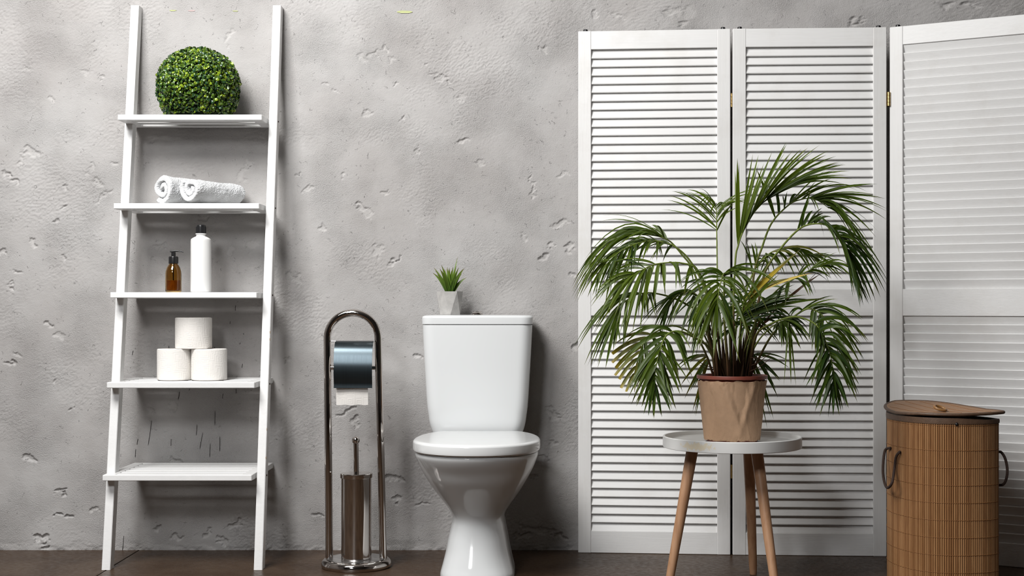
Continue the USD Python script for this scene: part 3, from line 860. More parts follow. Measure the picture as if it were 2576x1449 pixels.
zs0 = .3862
sr = [(zs0, .184, -.690, -.232), (zs0 + .001, .1855, -.692, -.23), (zs0 + .008, .1865, -.693, -.23), (zs0 + .010, .185, -.691, -.232)]
part('seat', loft([seat_ring(h_, a, b, z) for z, h_, a, b in sr]), 'seat_plastic', wc, 40)
l0 = zs0 + .0115
ld = [(l0 - .0065, .1895, -.698, -.228), (l0 - .006, .1915, -.7005, -.226), (l0 + .000, .1930, -.7020, -.225), (l0 + .0165, .1930, -.7020, -.225), (l0 + .0200, .1920, -.7005, -.2255), (l0 + .0228, .1895, -.6975, -.227), (l0 + .0245, .1855, -.6930, -.229), (l0 + .0254, .180, -.687, -.232), (l0 + .0262, .15, -.652, -.25), (l0 + .0272, .10, -.59, -.29), (l0 + .0276, .03, -.50, -.42)]
part('lid', loft([seat_ring(h_, a, b, z) for z, h_, a, b in ld]), 'seat_plastic', wc, 50)
for sx in (-.075, .075):
    part('hinge', tube([(TX + sx - .018, -.222, .405), (TX + sx + .018, -.222, .405)], .009, 16), 'chrome', wc, 40)

# faceted concrete pot with a grassy plant on the cistern
gp = thing('succulent_pot', 'small green spiky plant in a faceted grey concrete pot on the toilet cistern', 'plant')
d = 4.64; s = d / F
pc = np.array([(1131.5 - CX) * s, d - DW, .7962])
hp = 58.0 * s
nf = 6
top = [(33.2 * s * math.cos(a), 33.2 * s * math.sin(a), hp) for a in np.arange(nf) * 2 * np.pi / nf + .12]
bot = [(28.6 * s * math.cos(a), 28.6 * s * math.sin(a), 0) for a in (np.arange(nf) + .5) * 2 * np.pi / nf + .12]
pot_h = trimesh.convex.convex_hull(np.array(top + bot))
cut = m3.Manifold(m3.Mesh(np.asarray(pot_h.vertices, np.float32), np.asarray(pot_h.faces, np.uint32))) - m3.Manifold.cylinder(.02, 25 * s, 26 * s, 32).translate((0, 0, hp - .012))
mm = cut.to_mesh()
part('pot', trimesh.Trimesh(np.array(mm.vert_properties)[:, :3] + pc, np.array(mm.tri_verts)), 'pot_concrete', gp, 12)
part('soil', lathe([(0, hp - .011), (25.5 * s, hp - .011), (22 * s, hp - .004), (0, hp - .002)], 24, pc), 'soil', gp, 40)
tips = [(1091, 673), (1088, 686), (1106, 675), (1095, 681), (1110, 665.5), (1118, 676), (1123, 674), (1126, 672), (1131, 673), (1152, 645), (1148, 669), (1154, 673), (1169, 674), (1165, 677), (1162, 688), (1174, 698.6), (1099, 690), (1140, 671), (1104, 699), (1157, 696), (1128, 678), (1136, 680), (1112, 682), (1146, 684)]
for k, (tx, ty) in enumerate(tips):
    dd = rng.uniform(-.035, .03)
    b = pc + np.array([(tx - 1131) * .12 * s + rng.uniform(-.003, .003), dd * .15, hp - .005])
    t = P(tx, ty, d + dd)
    bow = np.array([-(tx - 1131) * .05 * s, 0, .002 + abs(tx - 1131) * .08 * s])
    g = np.array([.055, .125, .012]) * rng.uniform(.7, 1.2)
    v, f, c = blade(b, t, (9.5 if k != 9 else 6) * s, bow, (rng.uniform(-.5, .5), -1, .1), 8, .35, ((0, .15, .4, .7, 1), (.75, 1, .9, .5, .03)), g * .8, g * 1.5 + np.array([.05, .03, 0]), (.12, .07, .03))
    part('leaf', (v, f), 'grass_leaf', gp, col=c)

# ------------------------------------------------------------------ folding louvred screen
scr = thing('folding_screen', 'white louvred folding screen of three hinged wooden panels', 'folding screen')
PW, PT, PH = .507, .028, 1.742
SWD = .0435


def screen_panel(p0, p1, flip):
    """p0, p1: (x, y) of the panel's front face, left and right."""
    p0, p1 = np.array(p0), np.array(p1)
    u = (p1 - p0) / np.linalg.norm(p1 - p0); n = np.array([-u[1], u[0]])
    W = np.linalg.norm(p1 - p0)
    T = np.eye(4); T[:2, 0] = u; T[:2, 1] = n; T[:2, 3] = p0
    pan = holder('panel', scr)

    def add(name, m, mt, smooth=20):
        m = m.copy(); m.apply_transform(T)
        return part(name, m, mt, pan, smooth)
    add('stile', cbox(0, SWD, 0, PT, 0, PH, .0018), 'screen_wood_z')
    add('stile', cbox(W - SWD, W, 0, PT, 0, PH, .0018), 'screen_wood_z')
    a, b = SWD - .0005, W - SWD + .0005
    rec = .0012
    add('top_rail', cbox(a, b, rec, PT - rec, 1.681, PH - .0005, .001), 'screen_wood_x')
    add('middle_rail', cbox(a, b, rec, PT - rec, .792, .880, .001), 'screen_wood_x')
    add('bottom_rail', cbox(a, b, rec, PT - rec, 0.0008, .074, .001), 'screen_wood_x')
    for z0, z1, k in ((.074, .792, 25), (.880, 1.681, 28)):
        pitch = (z1 - z0) / k
        for i in range(k):
            zc = z0 + (i + .5) * pitch
            sl = cbox(a - .002, b + .002, -.0034, .0034, -pitch * .62, pitch * .62, .0016)
            sl = rot(sl, (17 if flip else -23) + rng.normal(0, .7), [1, 0, 0])
            add('slat', move(sl, 0, .0135, zc), 'screen_wood_x')
    for xx in (SWD * .55, W - SWD * .55):
        add('pivot_cap', move(lathe([(0, 0), (.0078, 0), (.0078, .006), (.006, .0078), (0, .008)], 20), xx, PT * .5, PH), 'black_plastic', 40)
    return T


A0 = P(1454.5, 770, 4.700)[:2]; A1 = P(1837.5, 770, 4.657)[:2]
B0 = P(1843.5, 770, 4.655)[:2]; B1 = P(2230.5, 770, 4.630)[:2]
C0 = P(2237.8, 770, 4.632)[:2]
cd = P(2576, 770, 4.425)[:2] - C0; cd /= np.linalg.norm(cd)
C1 = C0 + cd * PW
screen_panel(A0, A1, False); screen_panel(B0, B1, False); screen_panel(C0, C1, True)
for (px, d, pys, fwd) in ((1840.3, 4.675, (252, 1186), .004), (2234.2, 4.637, (250, 1180), -.004)):
    for py in pys:
        q = P(px, py, d)
        segs = [move(trimesh.creation.cylinder(.0052, .0105, sections=16), q[0], q[1] - .004 + fwd, q[2] + (k - 1.5) * .0115) for k in range(4)]
        plate = cbox(q[0] - .0035, q[0] + .0035, q[1] - .002, q[1] + .014, q[2] - .023, q[2] + .023, .0005)
        part('hinge', cat_mesh(*segs, plate), 'brass', scr, 40)

# ------------------------------------------------------------------ tripod side table
DT = 4.150
sT = DT / F
tab = thing('side_table', 'round white tray-top side table on three splayed wooden legs', 'table')
tc = np.array([(1841.5 - CX) * sT, DT - DW, 0])
RT = 173.5 * sT
zr = H - (1096 - CY) * sT
zt0, ztf = zr - .0335, zr - .0165
part('tray', lathe([(0, zt0), (RT - .004, zt0), (RT - .001, zt0 + .001), (RT, zt0 + .003), (RT, zr - .002), (RT - .0015, zr - .0003), (RT - .004, zr), (RT - .0065, zr - .0005), (RT - .008, zr - .003), (RT - .0085, ztf + .004), (RT - .012, ztf), (0, ztf)], 128, tc), 'tray_paint', tab, 35)
zf = lambda d: CY + H * F / d
for (tx0, tx1, dtop, dfoot, fx0) in ((1743, 1687, 4.145, 4.115, 1681), (1903, 1946, 4.10, 4.005, 1953), (1883, 1894.5, 4.22, 4.325, 1895)):
    top = P(tx0, 1137, dtop); top[2] = zt0 + .001
    ft = P(fx0, zf(dfoot), dfoot)
    k = np.linspace(0, 1, 14)
    line = top[None] + (ft - top)[None] * k[:, None]
    rad = np.interp(k, [0, .97, 1], [.0178, .0122, .0105])
    part('leg', tube(line, rad, 28), 'beech', tab, 50)

# ------------------------------------------------------------------ potted palm
pl = thing('potted_palm', 'bushy green palm in a pot wrapped in creased brown paper on the round table', 'plant')
zp0, zp1 = ztf + .0006, H - (943 - CY) * sT
rp0, rp1 = 67.5 * sT, 84.0 * sT
hgt = zp1 - zp0
part('pot', lathe([(0, zp0), (rp0 - .006, zp0), (rp0 - .004, zp0 + .004), (rp1 - .006, zp1 - .012), (rp1 + .0035, zp1 - .011), (88.6 * sT, zp1 - .0095), (88.8 * sT, zp1 - .002), (88 * sT, zp1), (86 * sT, zp1), (84.5 * sT, zp1 - .004), (rp1 - .008, zp1 - .03), (0, zp1 - .03)], 96, tc), 'terracotta', pl, 40)
part('soil', lathe([(0, zp1 - .032), (rp1 - .008, zp1 - .032), (rp1 - .009, zp1 - .026), (.04, zp1 - .018), (0, zp1 - .016)], 40, tc), 'soil', pl, 50)
nu, nv = 240, 80
uu, vv = np.meshgrid(np.arange(nu) * 2 * np.pi / nu, np.linspace(0, 1, nv), indexing='ij')
zz = zp0 + .004 + vv * (hgt - .019)
rr = (rp0 + .0015) + (rp1 - rp0 - .001) * vv
cs = np.stack([np.cos(uu), np.sin(uu)], -1)
crease = np.zeros_like(rr)
q = np.stack([cs[..., 0] * 3.1 + vv * .9, cs[..., 1] * 3.1, vv * 1.3], -1)
ridged = lambda q, sd: 1 - 2 * np.abs(meshkit.fbm(q, 3, sd) - .5)
crease += .0060 * (ridged(q * 1.1, 61) - .8) * (0.45 + .9 * vv)
crease += .0036 * (ridged(np.stack([cs[..., 0] * 9, cs[..., 1] * 9, vv * 2.6], -1), 71) - .8) * np.clip(vv * 1.6 - .35, 0, 1)
crease += .0022 * (ridged(np.stack([cs[..., 0] * 14, cs[..., 1] * 14, vv * 12], -1), 81) - .8) * (np.clip((vv - .86) / .1, 0, 1) + np.clip((.12 - vv) / .1, 0, 1))
# a long V-shaped fold on the front
th = uu - 1.5 * np.pi
for sgn, x0, x1 in ((-1, -.42, .16), (1, .52, .18)):
    lx = x1 + (x0 - x1) * np.clip((vv - .18) / .75, 0, 1)
    crease += .0042 * np.exp(-((th - lx) / .11) ** 2) * np.clip((vv - .05) * 3, 0, 1)
crease -= .0035 * np.exp(-((th - .17) / .16) ** 2) * np.clip(vv * 2 - .3, 0, 1) * np.clip(1.35 - vv, 0, 1)
crease = np.maximum(crease, -.0005)
rr = rr + .001 + crease
V = np.stack([tc[0] + rr * np.cos(uu), tc[1] + rr * np.sin(uu), zz + (vv > .985) * (meshkit.noise(np.stack([cs[..., 0] * 9, cs[..., 1] * 9, vv], -1), 91) - .5) * .006 + (vv < .015) * (meshkit.noise(np.stack([cs[..., 0] * 11, cs[..., 1] * 11, vv], -1), 93)) * .004], -1)
outer = grid_mesh(V, wrap_u=True)
part('paper_wrap', outer, 'kraft', pl, True)

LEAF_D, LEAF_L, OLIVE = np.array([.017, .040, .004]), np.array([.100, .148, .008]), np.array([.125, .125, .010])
YEL, BRN = np.array([.50, .36, .035]), np.array([.080, .038, .020])
PC = tc + np.array([0, 0, zp1])
n_leaf = [0]


def frond(path, leaves, wid=4.2, tone=.5, d0=DT, joined_leaves=False, green=True):
    """path: (px, py, depth offset) of the stalk from the pot outwards; leaves: (base px, py, tip px, py, tip depth offset, rise of the bow in px, width in px, tone)."""
    pts = np.array([P(x, y, d0 + dd) for x, y, dd in path])
    c3 = spline(pts, 40)
    pix = spline(np.array(path, float), 200)
    rad = np.interp(np.linspace(0, 1, 40), [0, .15, .55, 1], [1.5, 1.15, .8, .3]) * wid * sT / 2
    tb_ = tube(c3, rad, 8)
    hgt_ = np.clip((np.repeat(np.arange(40), 8) / 40.0 - .04) / .16, 0, 1)[:, None]
    g = np.array([.13, .165, .035]) if green else BRN
    col = BRN * .8 * (1 - hgt_) + g * hgt_
    col = np.vstack([col, col[:1], col[-1:]])
    fr = part('frond', (np.array(tb_.vertices), np.array(tb_.faces)), 'stalk', pl, col=col)
    many_ = []
    for lf in leaves:
        bx_, by_, tx, ty, dd, bow, w = lf[:7]
        tn_ = lf[7] if len(lf) > 7 else tone
        k = np.argmin((pix[:, 0] - bx_) ** 2 + (pix[:, 1] - by_) ** 2)
        base = P(pix[k, 0], pix[k, 1], d0 + pix[k, 2])
        tip = P(tx, ty, d0 + dd)
        L = np.linalg.norm(tip - base)
        side = rng.uniform(-.6, .6)
        nrm = np.array([side, -1.0, rng.uniform(.0, .7)])
        if isinstance(tn_, str):
            c0 = {'y': YEL, 'b': BRN, 'o': OLIVE}[tn_] * rng.uniform(.85, 1.1)
            tipc = BRN
        else:
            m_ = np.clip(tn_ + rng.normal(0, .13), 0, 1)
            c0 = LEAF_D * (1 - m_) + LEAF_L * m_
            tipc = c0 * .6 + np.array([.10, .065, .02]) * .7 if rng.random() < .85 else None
        cut = len(lf) > 8
        prof = ((0, .1, .4, .8, 1), (.35, .8, 1, .95, .8)) if cut else None
        bl = blade(base, tip, w * sT * .80, np.array([0, 0, bow * sT]), nrm, 9, .22, prof, c0, c0 * 1.12, YEL * .7 if cut else tipc, rng.uniform(-.5, .5))
        many_.append(bl)
    extra = []
    for lf in leaves:
        if len(lf) > 8 or joined_leaves or (len(lf) > 7 and isinstance(lf[7], str)): continue
        bx_, by_, tx, ty, dd, bow, w = lf[:7]
        for _ in range(int(rng.integers(1, 3))):
            k = int(np.clip(np.argmin((pix[:, 0] - bx_) ** 2 + (pix[:, 1] - by_) ** 2) + rng.integers(-4, 9), 0, 199))
            base = P(pix[k, 0], pix[k, 1], d0 + pix[k, 2])
            tip = P(bx_ + (tx - bx_) * rng.uniform(.8, 1.02) + rng.normal(0, 11), by_ + (ty - by_) * rng.uniform(.8, 1.03) + rng.normal(0, 9), d0 + dd + rng.choice([-1, 1]) * rng.uniform(.03, .09))
            m_ = np.clip((lf[7] if len(lf) > 7 else tone) + rng.normal(0, .15), 0, 1)
            c0 = LEAF_D * (1 - m_) + LEAF_L * m_
            extra.append(blade(base, tip, w * sT * .56, np.array([0, 0, bow * sT]), np.array([rng.uniform(-1, 1), -1.0, rng.uniform(0, 1)]), 8, .22, None, c0, c0 * 1.12, OLIVE if rng.random() < .4 else None, rng.uniform(-.6, .6)))
    if extra:
        vf, c = joined(extra)
        part('small_leaflets', vf, 'palm_leaf', fr, col=c, kind='stuff')
    if joined_leaves or n_leaf[0] + len(many_) > 298:
        vf, c = joined(many_)
        part('leaflets', vf, 'palm_leaf', fr, col=c, kind='stuff')
    else:
        n_leaf[0] += len(many_)
        for v, f, c in many_:
            part('leaflet', (v, f), 'palm_leaf', fr, col=c)
    return fr


# top fan, pointing up and to the right
frond([(1850, 945, 0), (1845, 790, .01), (1850, 655, .02), (1857, 618, .02), (1868, 585, .02), (1890, 545, .03), (1905, 525, .03), (1930, 500, .04), (1955, 482, .05)],
      [(1857, 618, 1855, 398, .0, 0, 15, .8), (1858, 612, 1908, 390, .05, 6, 12, .6), (1870, 580, 1942, 383, 0, 8, 11, .8), (1888, 548, 1979, 363, .02, 8, 12, .8), (1890, 545, 1995, 378, .06, 10, 7, .6), (1905, 525, 2032, 372, 0, 12, 11, .7),
       (1905, 525, 2062, 365, .05, 14, 9, .5), (1930, 500, 2078, 390, .0, 12, 11, .7), (1930, 500, 2103, 393, .08, 14, 8, .4), (1920, 510, 2112, 407, .03, 14, 10, .6), (1925, 505, 2127, 414, .05, 16, 9, .6), (1930, 500, 2103, 428, .1, 10, 8, .3),
       (1930, 500, 2138, 430, .03, 18, 10, .5), (1925, 505, 2143, 450, .02, 24, 11, .5), (1940, 490, 2135, 441, .08, 16, 8, .4), (1880, 565, 1960, 400, .08, 6, 8, .4), (1868, 590, 1925, 420, .06, 4, 9, .4)], 4.4, .55)
# upper right, long thin leaflets
frond([(1870, 945, .02), (1895, 700, .05), (1918, 620, .06), (1934, 575, .06), (1950, 549, .06), (1972, 526, .07), (1994, 509, .07), (2015, 502, .08), (2036, 499, .08), (2060, 506, .08), (2085, 524, .09)],
      [(1950, 549, 1902, 423, .03, 5, 11, .3), (1960, 536, 1950, 470, .03, 10, 10, .2), (1972, 526, 1981, 481, .04, 8, 10, .3), (1985, 514, 2006, 492, .05, 12, 9, .25), (1990, 512, 2093, 448, .1, 8, 7, .5), (2015, 503, 2182, 482, .14, 28, 4.5, .5),
       (2035, 498, 2207, 463, .06, 10, 12, .3), (2040, 497, 2228, 500, .09, 12, 7, .35), (2045, 499, 2231, 525, .07, 18, 8, .35), (2050, 501, 2231, 553, .10, 20, 7, .4), (2055, 505, 2204, 597, .12, 24, 7, .3), (2050, 503, 2172, 628, .06, 34, 14, .25),
       (2035, 500, 2062, 536, .06, 14, 6, .6), (2070, 512, 2200, 655, .12, 30, 6, .25), (2062, 508, 2215, 668, .14, 34, 5, .3), (2080, 520, 2190, 645, .1, 26, 9, .15), (2045, 500, 2150, 600, .14, 30, 8, .25), (2020, 502, 2075, 470, .12, 6, 6, .5)], 4.6, .35)
# right, heavy and drooping, dark
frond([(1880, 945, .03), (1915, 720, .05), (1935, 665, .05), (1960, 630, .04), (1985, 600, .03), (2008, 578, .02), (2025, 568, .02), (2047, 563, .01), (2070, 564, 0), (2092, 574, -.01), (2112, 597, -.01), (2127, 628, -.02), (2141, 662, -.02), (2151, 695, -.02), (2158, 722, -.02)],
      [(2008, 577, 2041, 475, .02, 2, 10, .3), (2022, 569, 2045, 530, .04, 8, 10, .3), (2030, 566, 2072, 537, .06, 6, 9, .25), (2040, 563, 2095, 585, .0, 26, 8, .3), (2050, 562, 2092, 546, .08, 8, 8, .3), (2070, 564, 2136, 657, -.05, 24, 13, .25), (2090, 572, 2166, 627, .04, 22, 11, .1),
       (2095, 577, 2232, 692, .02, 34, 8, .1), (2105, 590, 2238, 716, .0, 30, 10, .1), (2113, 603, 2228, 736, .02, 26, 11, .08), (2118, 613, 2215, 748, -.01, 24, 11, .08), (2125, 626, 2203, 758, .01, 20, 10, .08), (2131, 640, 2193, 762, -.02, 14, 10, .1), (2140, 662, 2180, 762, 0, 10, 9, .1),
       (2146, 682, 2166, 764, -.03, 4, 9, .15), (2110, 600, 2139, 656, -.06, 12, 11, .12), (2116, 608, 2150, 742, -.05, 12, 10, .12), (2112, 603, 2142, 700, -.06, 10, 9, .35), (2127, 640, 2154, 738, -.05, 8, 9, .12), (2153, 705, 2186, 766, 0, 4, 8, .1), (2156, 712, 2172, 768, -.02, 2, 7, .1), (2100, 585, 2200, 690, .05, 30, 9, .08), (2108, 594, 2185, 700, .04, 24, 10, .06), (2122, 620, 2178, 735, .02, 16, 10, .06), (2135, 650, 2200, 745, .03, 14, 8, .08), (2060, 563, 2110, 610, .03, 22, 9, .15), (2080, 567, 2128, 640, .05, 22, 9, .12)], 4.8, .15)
# small far frond, upper middle left
frond([(1815, 945, .05), (1806, 800, .12), (1804, 650, .2), (1803, 575, .22), (1803, 540, .23), (1801, 518, .24), (1796, 505, .26)],
      [(1803, 575, 1678, 503, .2, 14, 6.5), (1803, 572, 1682, 492, .24, 16, 6), (1803, 553, 1690, 481, .2, 16, 7), (1802, 540, 1716, 486, .26, 16, 7), (1802, 530, 1728, 478, .22, 16, 6), (1801, 522, 1745, 488, .28, 16, 6), (1801, 515, 1753, 528, .3, 26, 6), (1800, 515, 1770, 534, .32, 20, 6), (1800, 518, 1785, 544, .3, 14, 7),
       (1804, 580, 1846, 506, .2, 6, 7), (1804, 560, 1847, 513, .26, 6, 7), (1804, 548, 1850, 497, .22, 8, 7), (1803, 535, 1895, 488, .26, 14, 5), (1803, 530, 1912, 476, .28, 16, 4), (1803, 540, 1880, 512, .24, 18, 6), (1802, 520, 1824, 535, .3, 14, 6), (1802, 525, 1838, 522, .3, 14, 6)], 3.6, .6)
# far left arch A
frond([(1800, 945, -.02), (1775, 790, 0), (1745, 683, 0), (1715, 640, 0), (1692, 613, 0), (1678, 603, -.01), (1655, 594, -.02), (1620, 590, -.03), (1585, 592, -.04), (1550, 600, -.05)],
      [(1680, 604, 1512, 556, .04, 22, 5, .5), (1678, 603, 1640, 566, .03, 8, 13, .4), (1676, 602, 1455, 682, -.02, 62, 8, .45), (1670, 600, 1441, 708, .03, 60, 8, .5), (1670, 598, 1558, 618, -.08, 26, 9, .5), (1660, 595, 1592, 612, -.09, 20, 9, .5), (1655, 594, 1470, 690, .04, 46, 7, .35), (1640, 592, 1450, 730, -.06, 46, 7, .5),
       (1640, 592, 1530, 605, .04, 18, 9, .4), (1625, 590, 1465, 700, .06, 36, 7, .3), (1610, 590, 1448, 740, -.07, 38, 7, .55), (1600, 591, 1443, 752, 0, 36, 6, .6), (1585, 592, 1438, 748, .05, 34, 7, .5), (1570, 595, 1446, 758, -.06, 30, 7, .6), (1555, 599, 1438, 722, .03, 28, 7, .4), (1550, 600, 1452, 760, -.04, 24, 7, .6), (1650, 593, 1560, 575, .05, 12, 8, .4)], 4.4, .45)
# left arch B
frond([(1803, 945, -.03), (1790, 800, -.03), (1768, 715, -.03), (1735, 655, -.04), (1700, 622, -.05), (1665, 609, -.05), (1630, 607, -.06), (1595, 615, -.07), (1560, 633, -.08), (1530, 660, -.08), (1505, 692, -.09)],
      [(1692, 618, 1667, 660, -.1, 10, 9, .35), (1680, 613, 1640, 655, -.12, 16, 8, .35), (1655, 609, 1652, 657, -.09, 8, 9, .4), (1645, 608, 1615, 660, -.13, 14, 9, .4), (1630, 607, 1603, 672, -.11, 14, 10, .4), (1615, 610, 1580, 680, -.12, 14, 10, .35), (1600, 613, 1565, 700, -.13, 14, 10, .35), (1585, 620, 1545, 720, -.14, 14, 9, .4), (1570, 628, 1530, 735, -.13, 14, 9, .35),
       (1555, 637, 1515, 745, -.13, 12, 9, .3), (1540, 650, 1500, 752, -.12, 12, 8, .4), (1525, 666, 1490, 745, -.12, 8, 8, .4), (1510, 686, 1478, 748, -.1, 6, 7, .5), (1640, 607, 1530, 650, 0, 20, 8, .3), (1620, 609, 1505, 680, .02, 22, 8, .3), (1600, 613, 1485, 705, .02, 24, 8, .3), (1580, 622, 1470, 725, .02, 22, 8, .35), (1560, 633, 1462, 745, .0, 18, 8, .4), (1660, 609, 1560, 640, .02, 18, 8, .3), (1700, 622, 1615, 625, .03, 16, 8, .35), (1685, 616, 1590, 640, .03, 18, 8, .3), (1535, 655, 1472, 700, 0, 14, 7, .4), (1590, 616, 1560, 740, -.1, 10, 8, .4), (1550, 641, 1522, 770, -.1, 10, 8, .4)], 4.6, .35)
# left C with broad hanging leaflets
frond([(1806, 945, -.06), (1795, 820, -.08), (1778, 730, -.10), (1751, 676, -.12), (1715, 662, -.13), (1680, 661, -.14), (1645, 666, -.15), (1610, 682, -.16), (1580, 702, -.17), (1555, 728, -.17)],
      [(1613, 682, 1530, 790, -.2, 18, 13, .6), (1620, 678, 1567, 872, -.2, 24, 14, .65), (1632, 672, 1590, 842, -.19, 20, 13, .65), (1645, 666, 1617, 785, -.2, 16, 13, .6), (1657, 664, 1645, 772, -.2, 14, 13, .6), (1670, 662, 1672, 737, -.19, 10, 12, .6), (1690, 661, 1716, 728, -.18, 16, 11, .55), (1705, 662, 1700, 730, -.2, 14, 10, .5), (1600, 689, 1500, 738, -.16, 18, 10, .5),
       (1592, 694, 1486, 772, -.18, 20, 10, .5), (1580, 702, 1522, 762, -.2, 12, 11, .5), (1570, 712, 1505, 800, -.2, 12, 10, .5), (1560, 722, 1532, 790, -.2, 8, 9, .5), (1650, 665, 1560, 668, -.1, 12, 9, .5), (1635, 670, 1535, 690, -.1, 14, 9, .45), (1620, 677, 1515, 712, -.1, 16, 9, .45), (1730, 667, 1745, 715, -.16, 14, 10, .5), (1738, 670, 1720, 745, -.2, 12, 9, .4), (1605, 686, 1548, 830, -.2, 20, 12, .6)], 4.6, .55)
# left D, lower and longer
frond([(1810, 945, -.05), (1765, 800, -.06), (1725, 765, -.08), (1692, 749, -.1), (1668, 742, -.11), (1640, 737, -.12), (1615, 738, -.12), (1590, 746, -.13), (1566, 766, -.13), (1555, 792, -.14), (1548, 812, -.14)],
      [(1615, 738, 1450, 882, -.1, 42, 10, .4), (1592, 745, 1456, 862, -.16, 30, 9, .45), (1578, 755, 1470, 918, -.14, 24, 10, .45), (1566, 768, 1485, 920, -.16, 18, 10, .4), (1559, 783, 1503, 927, -.16, 14, 12, .35), (1555, 793, 1523, 928, -.17, 8, 13, .35), (1553, 800, 1543, 882, -.16, 4, 10, .4), (1562, 775, 1548, 872, -.18, 6, 11, .45), (1580, 755, 1567, 870, -.18, 10, 11, .5),
       (1618, 738, 1617, 790, -.16, 8, 10, .5), (1624, 738, 1631, 802, -.15, 10, 10, .5), (1640, 737, 1652, 790, -.14, 12, 9, .4), (1600, 741, 1490, 830, -.06, 24, 9, .35)], 4.4, .45)
# front left, big glossy drooping frond
frond([(1800, 945, -.08), (1788, 880, -.12), (1745, 848, -.17), (1712, 834, -.2), (1688, 836, -.22), (1672, 850, -.23), (1661, 880, -.24), (1652, 915, -.25), (1647, 950, -.25), (1645, 978, -.25)],
      [(1692, 833, 1568, 868, -.2, 26, 12, .4), (1684, 838, 1562, 912, -.24, 20, 12, .45), (1674, 848, 1586, 928, -.25, 12, 13, .5), (1667, 862, 1578, 985, -.26, 14, 14, .5), (1661, 880, 1580, 1002, -.26, 14, 14, .4), (1656, 898, 1588, 1018, -.27, 12, 14, .35), (1652, 915, 1601, 1022, -.27, 10, 14, .3), (1649, 935, 1614, 1024, -.27, 6, 14, .25), (1647, 950, 1631, 1046, -.26, 4, 13, .22), (1645, 962, 1645, 1053, -.26, 0, 13, .2),
       (1646, 960, 1665, 1049, -.26, 4, 14, .22), (1648, 942, 1687, 1036, -.26, 6, 14, .25), (1651, 925, 1701, 1030, -.27, 8, 14, .3), (1655, 905, 1698, 1022, -.25, 8, 14, .35), (1660, 885, 1711, 992, -.26, 10, 15, .45), (1666, 868, 1717, 986, -.24, 12, 14, .45), (1674, 850, 1708, 948, -.25, 12, 14, .45), (1684, 839, 1741, 950, -.24, 22, 14, .3), (1694, 834, 1730, 900, -.22, 14, 12, .4), (1664, 873, 1600, 975, -.22, 12, 12, .4), (1657, 895, 1680, 1000, -.22, 8, 12, .25)], 5, .35)
# yellowing frond with cut tips behind it
frond([(1795, 945, -.02), (1760, 860, -.06), (1700, 820, -.1), (1650, 835, -.12), (1622, 860, -.13), (1608, 892, -.13), (1597, 935, -.13), (1585, 975, -.13)],
      [(1640, 842, 1544, 868, -.1, 14, 10, 'o'), (1632, 850, 1540, 890, -.12, 8, 12, 'o', 1), (1622, 860, 1540, 912, -.14, 8, 12, 'o', 1), (1616, 872, 1549, 926, -.14, 8, 12, 'o', 1), (1611, 885, 1547, 944, -.15, 6, 11, 'o', 1), (1606, 900, 1558, 954, -.15, 6, 11, 'o', 1), (1600, 920, 1562, 976, -.15, 4, 11, 'o', 1), (1596, 938, 1575, 985, -.15, 4, 10, 'o', 1),
       (1618, 866, 1600, 972, -.16, 6, 10, .3), (1613, 880, 1610, 980, -.16, 4, 9, 'o'), (1625, 857, 1630, 965, -.16, 8, 10, .3), (1640, 843, 1665, 930, -.15, 10, 10, .3), (1603, 908, 1596, 990, -.15, 2, 9, 'o'), (1660, 830, 1690, 905, -.14, 12, 10, .25)], 4, .4)
# centre, arching towards the camera
frond([(1832, 945, -.05), (1822, 800, -.08), (1822, 700, -.12), (1820, 690, -.16), (1815, 704, -.22), (1809, 730, -.27), (1804, 765, -.3)],
      [(1819, 694, 1705, 715, -.18, 20, 7, .35), (1817, 698, 1722, 742, -.2, 18, 9, .4), (1815, 704, 1727, 812, -.26, 26, 11, .45), (1812, 714, 1730, 866, -.3, 28, 12, .5), (1809, 727, 1738, 864, -.32, 18, 13, .55), (1806, 745, 1757, 884, -.34, 12, 14, .6), (1804, 765, 1795, 902, -.35, 4, 14, .5), (1804, 768, 1817, 872, -.35, 2, 14, .4), (1806, 748, 1858, 898, -.34, 12, 14, .4), (1809, 732, 1853, 862, -.32, 14, 12, .35),
       (1812, 718, 1894, 862, -.3, 24, 13, .45), (1815, 706, 1903, 818, -.26, 26, 12, .4), (1818, 700, 1902, 780, -.22, 24, 11, .4), (1820, 694, 1936, 792, -.18, 42, 11, .35), (1821, 691, 1962, 722, -.14, 26, 8, .35), (1820, 690, 1920, 672, -.12, 16, 7, .4), (1820, 690, 1760, 688, -.16, 14, 8, .35), (1819, 693, 1748, 720, -.2, 22, 9, .35), (1821, 692, 1865, 690, -.1, 14, 8, .3), (1820, 694, 1880, 740, -.16, 26, 9, .3), (1807, 740, 1775, 850, -.3, 8, 11, .5)], 4.6, .4)
